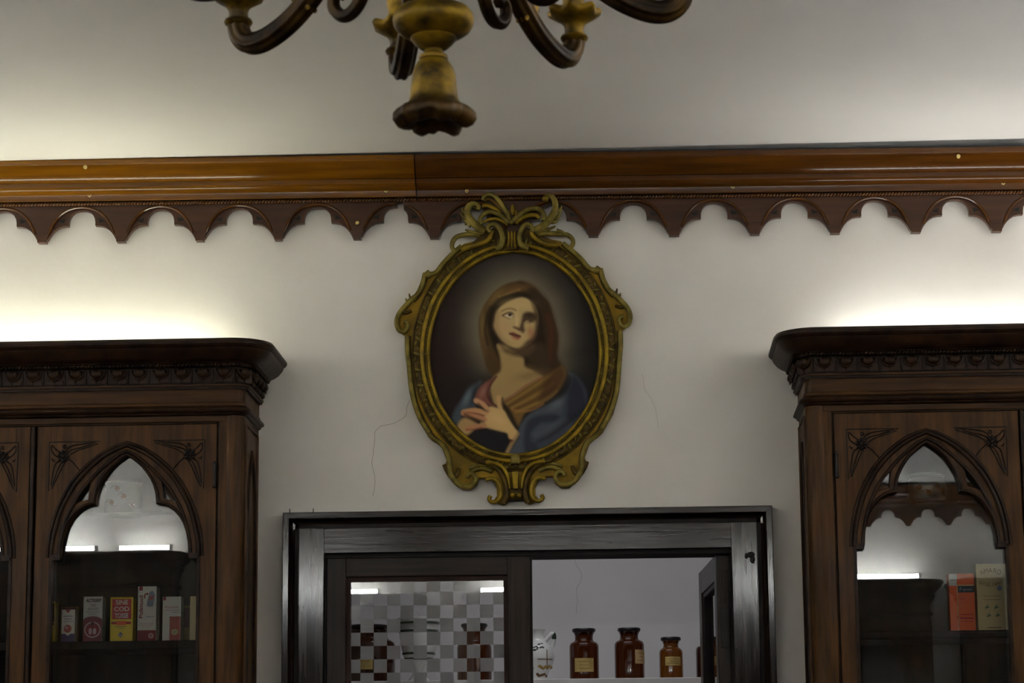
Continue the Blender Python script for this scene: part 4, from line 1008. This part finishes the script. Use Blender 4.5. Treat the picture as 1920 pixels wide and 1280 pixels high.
one('crest_sweep', [(999, 436), (1001, 446), (1014, 457), (1030, 463), (1048, 464)], 5, 6, 'gilt', y=-.048)
one('crest_loop', [(902, 443), (886, 441), (868, 443), (856, 447), (849, 457), (849, 468), (856, 473)], 6, 4.5, 'gilt_worn', y=-.036)
one('crest_loop', [(1010, 441), (1030, 440), (1050, 441), (1066, 443), (1076, 452), (1076, 462), (1070, 467)], 6, 4.5, 'gilt_worn', y=-.036)
for pts in ([(905, 440), (888, 438), (873, 433)], [(884, 425), (877, 420), (873, 424)], [(876, 410), (869, 407), (865, 400)], [(878, 402), (870, 398), (867, 391)], [(880, 418), (873, 414), (868, 411)],
            [(1012, 437), (1030, 433), (1044, 427)], [(1040, 410), (1049, 409), (1054, 400)], [(1044, 398), (1052, 396), (1056, 388)], [(1034, 418), (1044, 418), (1050, 411)], [(1046, 436), (1056, 438), (1062, 441)]):
    one('crest_frond', pts, 6, 1.5, 'gilt_worn', y=-.040)
x, z = fr(961.5, 452)
pts = [(-.015, z+.026), (-.019, z+.010), (-.014, z-.006), (-.020, z-.034), (.020, z-.034), (.014, z-.006), (.019, z+.010), (.015, z+.026)]
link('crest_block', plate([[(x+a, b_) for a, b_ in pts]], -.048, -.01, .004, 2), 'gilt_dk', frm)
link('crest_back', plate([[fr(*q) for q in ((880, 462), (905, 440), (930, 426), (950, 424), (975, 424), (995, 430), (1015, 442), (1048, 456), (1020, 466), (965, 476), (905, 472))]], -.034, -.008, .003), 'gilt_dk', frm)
for i in range(3): one('crest_flute', [(955.5+i*6, 438), (956+i*5.6, 452), (954+i*7, 468)], 2.6, 2.6, 'gilt', y=-.050)

# the picture itself: painted on a canvas grid
def c7(x, y): return (890+x/7.53, 520+y/7.53)
def c8(x, y): return (830+x/7.111, 680+y/7.111)
def c6(x, y): return (820+x/3.461, 490+y/3.459)
GX, GY = np.meshgrid(np.linspace(-OA*1.03, OA*1.03, 228), np.linspace(OB*1.03, -OB*1.03, 268))
gx, gz = GX.ravel()+OC[0], GY.ravel()+OC[1]
# local -> pixel (inverse of fr)
py_ = 660-gz/fs2; px_ = gx/fs+964.3
for _ in range(4):
    xa = 964.3+(py_-660)*.0126; px_ = gx/fs+xa; py_ = 660-gz/fs2-(px_-xa)*.024
COL = np.zeros((len(px_), 3))
KP = .42
def seen(c): return np.array([lin(v)/KP for v in c])
COL[:] = seen((27, 24, 22))
def sdist(poly):
    P = np.array(poly); n = len(P); d = np.full(len(px_), 1e9); ins = np.zeros(len(px_), bool)
    for i in range(n):
        a, b_ = P[i], P[(i+1) % n]; e = b_-a; w0 = px_-a[0]; w1 = py_-a[1]
        t = np.clip((w0*e[0]+w1*e[1])/max(e@e, 1e-9), 0, 1)
        d = np.minimum(d, np.hypot(w0-t*e[0], w1-t*e[1]))
        c1 = (a[1] > py_) != (b_[1] > py_)
        xx = a[0]+(py_-a[1])/(b_[1]-a[1] if abs(b_[1]-a[1]) > 1e-9 else 1e-9)*e[0]
        ins ^= c1 & (px_ < xx)
    return np.where(ins, d, -d)
def mixc(al, c): COL[:] = COL*(1-al[:, None])+seen(c)*al[:, None]
def smooth(poly, closed=True): return [tuple(v) for v in cr([(a, b_, 0) for a, b_ in poly], 5, closed)]
def poly(pts, c, f=1.2, a=1., sm=True):
    q = [(v[0], v[1]) for v in (smooth(pts) if sm else pts)]
    mixc(a*np.clip(sdist(q)/f*.5+.5, 0, 1), c)
def blob(x, y, rx, ry, c, a=1., rot=0., pw=1.):
    dx, dy = px_-x, py_-y; cr_, sr_ = cos(rot), sin(rot); u = (dx*cr_+dy*sr_)/rx; v = (-dx*sr_+dy*cr_)/ry
    mixc(a*np.exp(-((u*u+v*v)**pw)), c)
def stroke(pts, w_, c, a=1., f=1.):
    P = [(v[0], v[1]) for v in cr([(x, y, 0) for x, y in pts], 5)]; d = np.full(len(px_), 1e9)
    for (x0, y0), (x1, y1) in zip(P, P[1:]):
        ex, ey = x1-x0, y1-y0; t = np.clip(((px_-x0)*ex+(py_-y0)*ey)/max(ex*ex+ey*ey, 1e-9), 0, 1)
        d = np.minimum(d, np.hypot(px_-x0-t*ex, py_-y0-t*ey))
    mixc(a*np.clip((w_-d)/f*.5+.5, 0, 1), c)
# background and halo
blob(840, 640, 60, 160, (33, 24, 22), .8); blob(1095, 640, 40, 140, (22, 21, 22), .8); blob(960, 500, 120, 40, (38, 33, 30), .8)
stroke([(985, 528), (993, 520), (1004, 511), (1011, 505)], 1.4, (34, 26, 22), .8, 2)
# veil
veil = [c7(*q) for q in ((60, 640), (100, 480), (200, 310), (320, 180), (450, 100), (620, 60), (740, 80), (860, 150), (960, 260), (1060, 370), (1120, 560), (1165, 720), (1190, 900), (1175, 1120), (1240, 1300))]+[(1062, 706), (1040, 722), (1000, 730), (940, 716), (922, 706), (912, 690), c7(135, 1150), c7(75, 900)]
dv = np.maximum(-sdist([c for c in veil if c[1] < 700]), 0)
mixc(.95*np.exp(-(dv/24)**1.5)*np.clip((735-py_)/90, 0, 1), (90, 84, 68)); mixc(.3*np.exp(-(dv/50)**2)*np.clip((735-py_)/90, 0, 1), (56, 50, 44))
poly(veil, (58, 44, 26), 2)
poly([c7(*q) for q in ((640, 70), (860, 150), (1060, 370), (1165, 720), (1190, 900), (1175, 1120), (1240, 1300), (1000, 1290), (900, 800), (880, 500), (760, 260))], (42, 31, 22), 7, .9)
blob(*c7(560, 190), 30, 7, (84, 62, 34), .8, -.25); blob(*c7(300, 290), 8, 22, (92, 74, 42), .7, .7); blob(*c7(110, 700), 5, 34, (88, 72, 42), .8); blob(*c7(140, 1000), 6, 24, (74, 56, 34), .6)
stroke([c7(350, 290), c7(480, 240), c7(640, 190)], 1.6, (118, 96, 56), .6, 2); stroke([c7(230, 430), c7(180, 560), c7(150, 760), c7(190, 960)], 2.2, (40, 30, 20), .8, 2)
stroke([c7(1040, 560), c7(1090, 760), c7(1080, 1000), c7(1060, 1180)], 4, (66, 34, 22), .6, 5)
# hair
poly([c7(*q) for q in ((180, 620), (230, 440), (330, 320), (480, 260), (640, 210), (800, 260), (900, 420), (960, 620), (1000, 900), (980, 1200), (860, 1230), (420, 1230), (330, 1120), (230, 900))], (30, 24, 18), 4)
# neck and chest
poly([c7(330, 960), c7(360, 1120), (940, 695), (928, 708), (920, 722), (922, 742), (930, 762), (948, 752), (985, 735), (1018, 712), (1008, 700), (985, 690), c7(690, 1150), c7(560, 1050)], (122, 102, 66), 3)
poly([c7(560, 1090), c7(700, 1140), c7(820, 1260), (1008, 702), (1030, 700), c7(1010, 1000), c7(860, 940), c7(640, 1010)], (46, 36, 25), 6)
blob(960, 735, 26, 20, (118, 98, 64), .6); blob(992, 706, 26, 9, (92, 74, 48), .6, -.2)
# face
poly([c7(*q) for q in ((290, 620), (310, 520), (370, 430), (480, 360), (600, 310), (700, 300), (800, 350), (870, 450), (900, 580), (890, 720), (850, 860), (770, 950), (680, 1010), (590, 1020), (480, 970), (380, 890), (310, 780), (280, 700))], (140, 120, 82), 2.2)
poly([c7(*q) for q in ((300, 560), (330, 480), (360, 520), (340, 620), (350, 740), (420, 870), (520, 960), (480, 970), (380, 890), (310, 780), (280, 700))], (112, 90, 60), 6, .7)
poly([c7(*q) for q in ((800, 340), (880, 450), (915, 600), (905, 760), (860, 890), (770, 970), (690, 1020), (640, 1025), (720, 930), (800, 860), (850, 750), (862, 620), (840, 480))], (44, 33, 24), 4, .95)
poly([c7(*q) for q in ((672, 580), (700, 522), (780, 502), (870, 530), (885, 610), (830, 640), (780, 618), (722, 640), (704, 700), (716, 760), (690, 800), (650, 775), (630, 735), (656, 660))], (52, 39, 28), 3, .93)
blob(*c7(795, 790), 7, 11, (124, 82, 58), .75); blob(*c7(420, 740), 12, 10, (142, 108, 78), .35); blob(*c7(590, 390), 24, 9, (150, 128, 86), .6); blob(*c7(600, 620), 3, 18, (156, 136, 98), .7); blob(*c7(570, 950), 14, 5, (138, 116, 74), .7)
stroke([c7(390, 490), c7(450, 460), c7(530, 455), c7(590, 480)], 1.3, (84, 68, 44), .8, 1.6)                    # brow
poly([c7(*q) for q in ((385, 560), (430, 525), (490, 510), (550, 530), (555, 580), (490, 600), (430, 580))], (104, 86, 60), 1.6)
poly([c7(*q) for q in ((430, 555), (490, 525), (545, 550), (530, 590), (470, 580))], (150, 138, 108), 1.)
blob(*c7(505, 540), 4.2, 3.4, (36, 28, 24), 1., 0, 2); stroke([c7(395, 550), c7(450, 520), c7(510, 505), c7(550, 525)], .9, (48, 36, 28), .9, 1.2)
blob(*c7(780, 545), 11, 6, (40, 30, 22), .7, .2); poly([c7(*q) for q in ((725, 640), (770, 625), (820, 650), (790, 670), (750, 665))], (120, 98, 68), 1.4); blob(*c7(790, 630), 3.2, 2.8, (34, 26, 22), .9)
stroke([c7(710, 625), c7(770, 610), c7(835, 645)], 1, (40, 30, 24), .8, 1.4)
poly([c7(*q) for q in ((545, 715), (580, 695), (620, 720), (660, 745), (640, 775), (600, 755), (560, 735))], (70, 48, 34), 2, .9)   # nostrils
blob(*c7(590, 690), 3.4, 3.2, (150, 128, 90), .7); blob(*c7(620, 785), 3, 2, (142, 118, 86), .7)
poly([c7(*q) for q in ((490, 800), (550, 788), (610, 815), (660, 840), (640, 875), (600, 880), (540, 850), (500, 825))], (88, 44, 34), 1.8, .9)
stroke([c7(500, 812), c7(560, 825), c7(650, 848)], .9, (44, 20, 18), .9, 1.2); stroke([c7(540, 870), c7(590, 892), c7(640, 880)], 1.4, (128, 66, 54), .6, 2)
blob(*c7(590, 1040), 22, 5, (70, 54, 36), .8, -.05)
poly([c7(*q) for q in ((345, 930), (450, 1020), (580, 1065), (700, 1030), (800, 950), (860, 1000), (760, 1120), (600, 1130), (440, 1080))], (62, 48, 34), 4, .75)
# tunic, scarf, mantle
poly([c8(*q) for q in ((420, 540), (440, 430), (520, 320), (640, 240), (720, 190), (660, 300), (630, 400), (640, 520), (700, 600), (560, 560))], (88, 54, 46), 2.5)
stroke([c8(720, 200), c8(640, 310), c8(600, 420), c8(640, 530), c8(720, 590)], 1.6, (56, 32, 28), .9, 1.6); blob(*c8(540, 400), 5, 14, (112, 78, 64), .8, .4)
poly([c8(*q) for q in ((830, 520), (960, 440), (1100, 340), (1300, 220), (1450, 150), (1600, 60), (1640, 180), (1560, 360), (1420, 500), (1250, 600), (1100, 680), (1000, 860), (920, 700), (860, 600))], (84, 64, 32), 3)
for i in range(5): stroke([c8(860+i*30, 560+i*28), c8(1050+i*40, 440+i*34), c8(1260+i*40, 300+i*44), c8(1440+i*20, 190+i*50)], 1.5, ((112, 88, 46), (54, 36, 22))[i % 2], .65, 2.4)
stroke([c8(830, 510), c8(960, 430), c8(1110, 320), c8(1310, 210)], 1.6, (104, 66, 54), .8, 2); poly([c8(*q) for q in ((1380, 230), (1560, 60), (1640, 180), (1520, 400), (1300, 520), (1300, 420))], (54, 36, 24), 6, .8)
stroke([c8(930, 640), c8(1060, 660), c8(1200, 640), c8(1340, 560)], 1.8, (112, 78, 44), .7, 2)
poly([c8(*q) for q in ((1690, 150), (1720, 250), (1660, 400), (1560, 500), (1400, 570), (1250, 640), (1130, 720), (1050, 820), (1000, 920), (1020, 990), (940, 1120), (900, 1220), (1240, 1260), (1500, 1110), (1720, 960), (1900, 700), (1920, 420), (1800, 200))], (53, 57, 63), 3)
poly([c8(*q) for q in ((1720, 200), (1800, 200), (1920, 420), (1900, 700), (1600, 820), (1640, 640), (1620, 480))], (30, 31, 38), 8, .9)
poly([c8(*q) for q in ((1100, 860), (1200, 740), (1420, 690), (1560, 720), (1500, 800), (1300, 830), (1180, 960), (1260, 1030), (1260, 1240), (1090, 1180))], (34, 36, 43), 4, .9)
stroke([c8(1240, 1010), c8(1360, 990), c8(1480, 880), c8(1640, 800)], 6, (60, 64, 69), .7, 7); stroke([c8(1300, 1050), c8(1480, 950), c8(1700, 780), c8(1850, 660)], 5, (24, 24, 30), .85, 6); stroke([c8(1290, 1110), c8(1440, 1060), c8(1620, 920)], 5, (46, 47, 58), .6, 6)
blob(*c8(1520, 560), 18, 8, (76, 82, 86), .6, -.6)
poly([c8(*q) for q in ((130, 760), (180, 620), (280, 480), (380, 340), (520, 260), (440, 400), (410, 520), (440, 600), (360, 640), (270, 690), (250, 800), (180, 840))], (52, 58, 63), 4)
blob(*c8(330, 480), 6, 16, (78, 88, 94), .7, .4); blob(*c8(420, 430), 4, 22, (30, 34, 36), .8, .25)
poly([c8(*q) for q in ((400, 950), (520, 900), (700, 890), (820, 920), (880, 1010), (860, 1130), (810, 1200), (620, 1150), (460, 1060))], (26, 25, 27), 3)
poly([c8(*q) for q in ((810, 600), (880, 620), (960, 760), (1010, 880), (960, 900), (880, 760))], (32, 26, 20), 4, .95)
# hands
poly([c8(*q) for q in ((200, 850), (290, 750), (420, 800), (480, 850), (420, 900), (330, 970), (250, 930))], (128, 104, 68), 3)
poly([c8(*q) for q in ((560, 720), (600, 640), (640, 600), (740, 620), (810, 630), (880, 760), (960, 880), (1000, 940), (960, 1030), (890, 1020), (860, 950), (760, 920), (640, 890), (520, 850), (520, 790))], (148, 122, 80), 2.2)
for pts, w_, c in (([c8(610, 650), c8(540, 570), c8(450, 520)], 4.6, (140, 104, 74)), ([c8(580, 690), c8(440, 650), c8(290, 670)], 4.6, (140, 104, 72)), ([c8(560, 770), c8(440, 720), c8(280, 685)], 4.8, (132, 92, 66)), ([c8(560, 850), c8(460, 860), c8(330, 890)], 4.2, (134, 96, 68)), ([c8(770, 610), c8(760, 540), c8(750, 480)], 4.8, (142, 114, 76))):
    stroke(pts, w_, c, 1., 1.8)
stroke([c8(480, 560), c8(560, 640), c8(600, 660)], 1.8, (50, 36, 26), .8, 2); stroke([c8(300, 700), c8(420, 760), c8(540, 800)], 2.4, (60, 44, 30), .85, 2.4); stroke([c8(330, 676), c8(440, 690), c8(560, 720)], .9, (90, 46, 38), .8, 1.4); stroke([c8(800, 490), c8(800, 570), c8(830, 640)], 2.2, (48, 34, 24), .8, 2)
stroke([c8(320, 905), c8(420, 900), c8(520, 880)], 1.4, (86, 40, 34), .7, 2); blob(*c8(720, 760), 18, 12, (160, 134, 90), .6, .5); stroke([c8(860, 1200), c8(920, 1090), c8(1000, 960)], 3, (120, 96, 66), .9, 2.4); stroke([c8(890, 1040), c8(930, 1050)], 1.6, (66, 30, 26), .8, 1.6)
COL = np.clip(COL, 0, 1)
ny, nx_ = GX.shape; idx = np.arange(ny*nx_).reshape(ny, nx_)
cen = ((GX[:-1, :-1]+GX[1:, 1:])/2/(OA*1.025))**2+((GY[:-1, :-1]+GY[1:, 1:])/2/(OB*1.025))**2 < 1
fc = np.stack([idx[:-1, :-1][cen], idx[1:, :-1][cen], idx[1:, 1:][cen], idx[:-1, 1:][cen]], 1)
used = np.unique(fc); rm = np.full(ny*nx_, -1); rm[used] = np.arange(len(used))
me = bpy.data.meshes.new('canvas'); me.from_pydata([(gx[i], -.021, gz[i]) for i in used], [], [tuple(int(v) for v in q) for q in rm[fc]])
ca = me.color_attributes.new('paint', 'FLOAT_COLOR', 'POINT')
ca.data.foreach_set('color', np.concatenate([COL[used], np.ones((len(used), 1))], 1).astype(np.float32).ravel())
link('canvas', me, 'painting', frm, label='dark oil painting of a veiled woman with hands on her chest')
link('canvas_back', plate([ell(.006)], -.0205, -.006), 'black', frm)

# ------------------------------------------------------------------ chandelier
YC = -4.5
chx = W(813, 100, YC)[0]
cs = (W(913, 60, YC)[0]-W(713, 60, YC)[0])/200
def cz(py): return W(813, py, YC)[1]
cbase = cz(241)
ch = empty('chandelier', (chx, YC, cbase), label='carved gilt chandelier with scrolled arms hanging in the foreground', cat='chandelier')
def hz(h): return cz(1535-h)-cbase
def pz(py): return cz(py)-cbase
def lob8(i, a, r, z): return r, z
bell = [(24, 112), (27, 114), (31, 119), (36.5, 128), (40, 140), (42, 158), (43, 172), (44.5, 184), (47.5, 192), (52, 198)]
prof = [(r*cs, pz(y)) for r, y in bell]
link('bell', mesh('bell', *lathe(prof, 48, lambda i, a, r, z: (r*(1+.018*cos(12*a)), z)), smooth=60), 'bronze', ch)
rim = [(46, 192), (56, 199), (66, 204), (71, 211), (71, 222), (64, 232), (54, 237), (44, 236), (36, 228), (30, 216), (26, 206)]
def petal(i, a, r, z):
    k = [.02, .05, .08, .11, .13, .14, .14, .12, .08, .04, .0][i]
    w_ = .75*cos(6*a+.5)+.35*cos(11*a+1.3)+.2*cos(19*a); return r*(1+k*w_), z+cs*(-4.5*w_*(k/.14))
link('petal_rim', mesh('rim', *lathe([(r*cs, pz(y)) for r, y in rim], 72, petal), smooth=60), 'bronze_dk', ch)
link('collar', mesh('collar', *lathe([(r*cs, pz(y)) for r, y in ((20, 113), (26, 112), (27.5, 108), (26, 104), (21, 103), (18, 100), (17.5, 92), (19, 86), (18, 82))], 32), smooth=50), 'bronze', ch)
link('bulb', mesh('bulb', *lathe([(r*cs, pz(y)) for r, y in ((18, 94), (26, 91), (36, 82), (41, 76), (43, 72), (42, 70), (56, 66), (68, 58), (75, 47), (76.5, 38), (74, 27), (66, 18), (52, 12), (38, 8), (32, 4), (33, -2), (40, -6), (40, -14), (34, -20))], 48), smooth=50), 'bronze', ch)
link('hub', mesh('hub', *lathe([(r*cs, pz(y)) for r, y in ((34, -12), (60, -22), (72, -50), (70, -100), (58, -130), (40, -145), (30, -170), (46, -200), (52, -230), (36, -262), (22, -290))], 40), smooth=50), 'bronze', ch)
ztop = CEIL-cbase
link('stem', mesh('stem', *lathe([(.014, pz(-280)), (.012, pz(-340)), (.012, ztop-.05)], 14), smooth=50), 'bronze_dk', ch)
link('ceiling_rose', mesh('rose', *lathe([(.012, ztop-.07), (.03, ztop-.055), (.055, ztop-.02), (.06, ztop)], 28), smooth=50), 'bronze', ch)
apath = [(50, 1640), (95, 1672), (150, 1688), (205, 1672), (255, 1634), (300, 1594), (345, 1562), (392, 1541), (428, 1533.5), (455, 1538), (473, 1552), (481, 1570), (482, 1580)]
P3 = cr([(r*cs, 0, hz(h)) for r, h in apath], 5)
rads = [(16+7*min(1, i/20))*cs for i in range(len(P3))]
arm_me = mesh('arm', *tube(P3, rads, 56, flute=.15, lobes=8), smooth=75); arm_me.materials.append(M['bronze_dk'])
cupp = [(18, 1574), (26, 1578), (28.5, 1583), (26, 1588), (20, 1590), (19, 1600), (21, 1608), (27, 1615), (38, 1621), (50, 1628), (53, 1636), (49, 1642), (34, 1640), (24, 1640), (22, 1660), (26, 1690), (22, 1694)]
def cupl(i, a, r, z):
    k = .10 if 9 <= i <= 11 else 0.
    return r*(1+k*cos(7*a)), z+cs*k*30*cos(7*a)
cv, cf = lathe([(r*cs, hz(h)) for r, h in cupp], 56, cupl)
cup_me = mesh('candle_cup', [(x+482*cs, y, z) for x, y, z in cv], cf, 50); cup_me.materials.append(M['bronze'])
sc = cr([(r*cs, 0, hz(h)) for r, h in ((120, 1676), (140, 1640), (158, 1598), (178, 1562), (200, 1546), (222, 1548), (238, 1564), (238, 1584), (224, 1592), (213, 1584))], 5)
scr_me = mesh('scroll', *tube(sc, [(15-3*i/len(sc))*cs for i in range(len(sc))], 30, flute=.14, lobes=5), smooth=75); scr_me.materials.append(M['bronze_dk'])
lf = merge([tube([(r*cs, yy*cs, hz(h)) for r, h in ((330, 1604), (306, 1590), (292, 1570))], [12*cs, 14*cs, 4*cs], 8, squash=.5) for yy in (-10, 0, 10)])
leaf_me = mesh('leaf_collar', *lf, smooth=50); leaf_me.materials.append(M['bronze'])
for i in range(8):
    a = radians(13+45*i)
    ar = link('arm', arm_me, None, ch, rot=(0, 0, a))
    link('candle_cup', cup_me, None, ar); link('scroll', scr_me, None, ar); link('leaf_collar', leaf_me, None, ar)
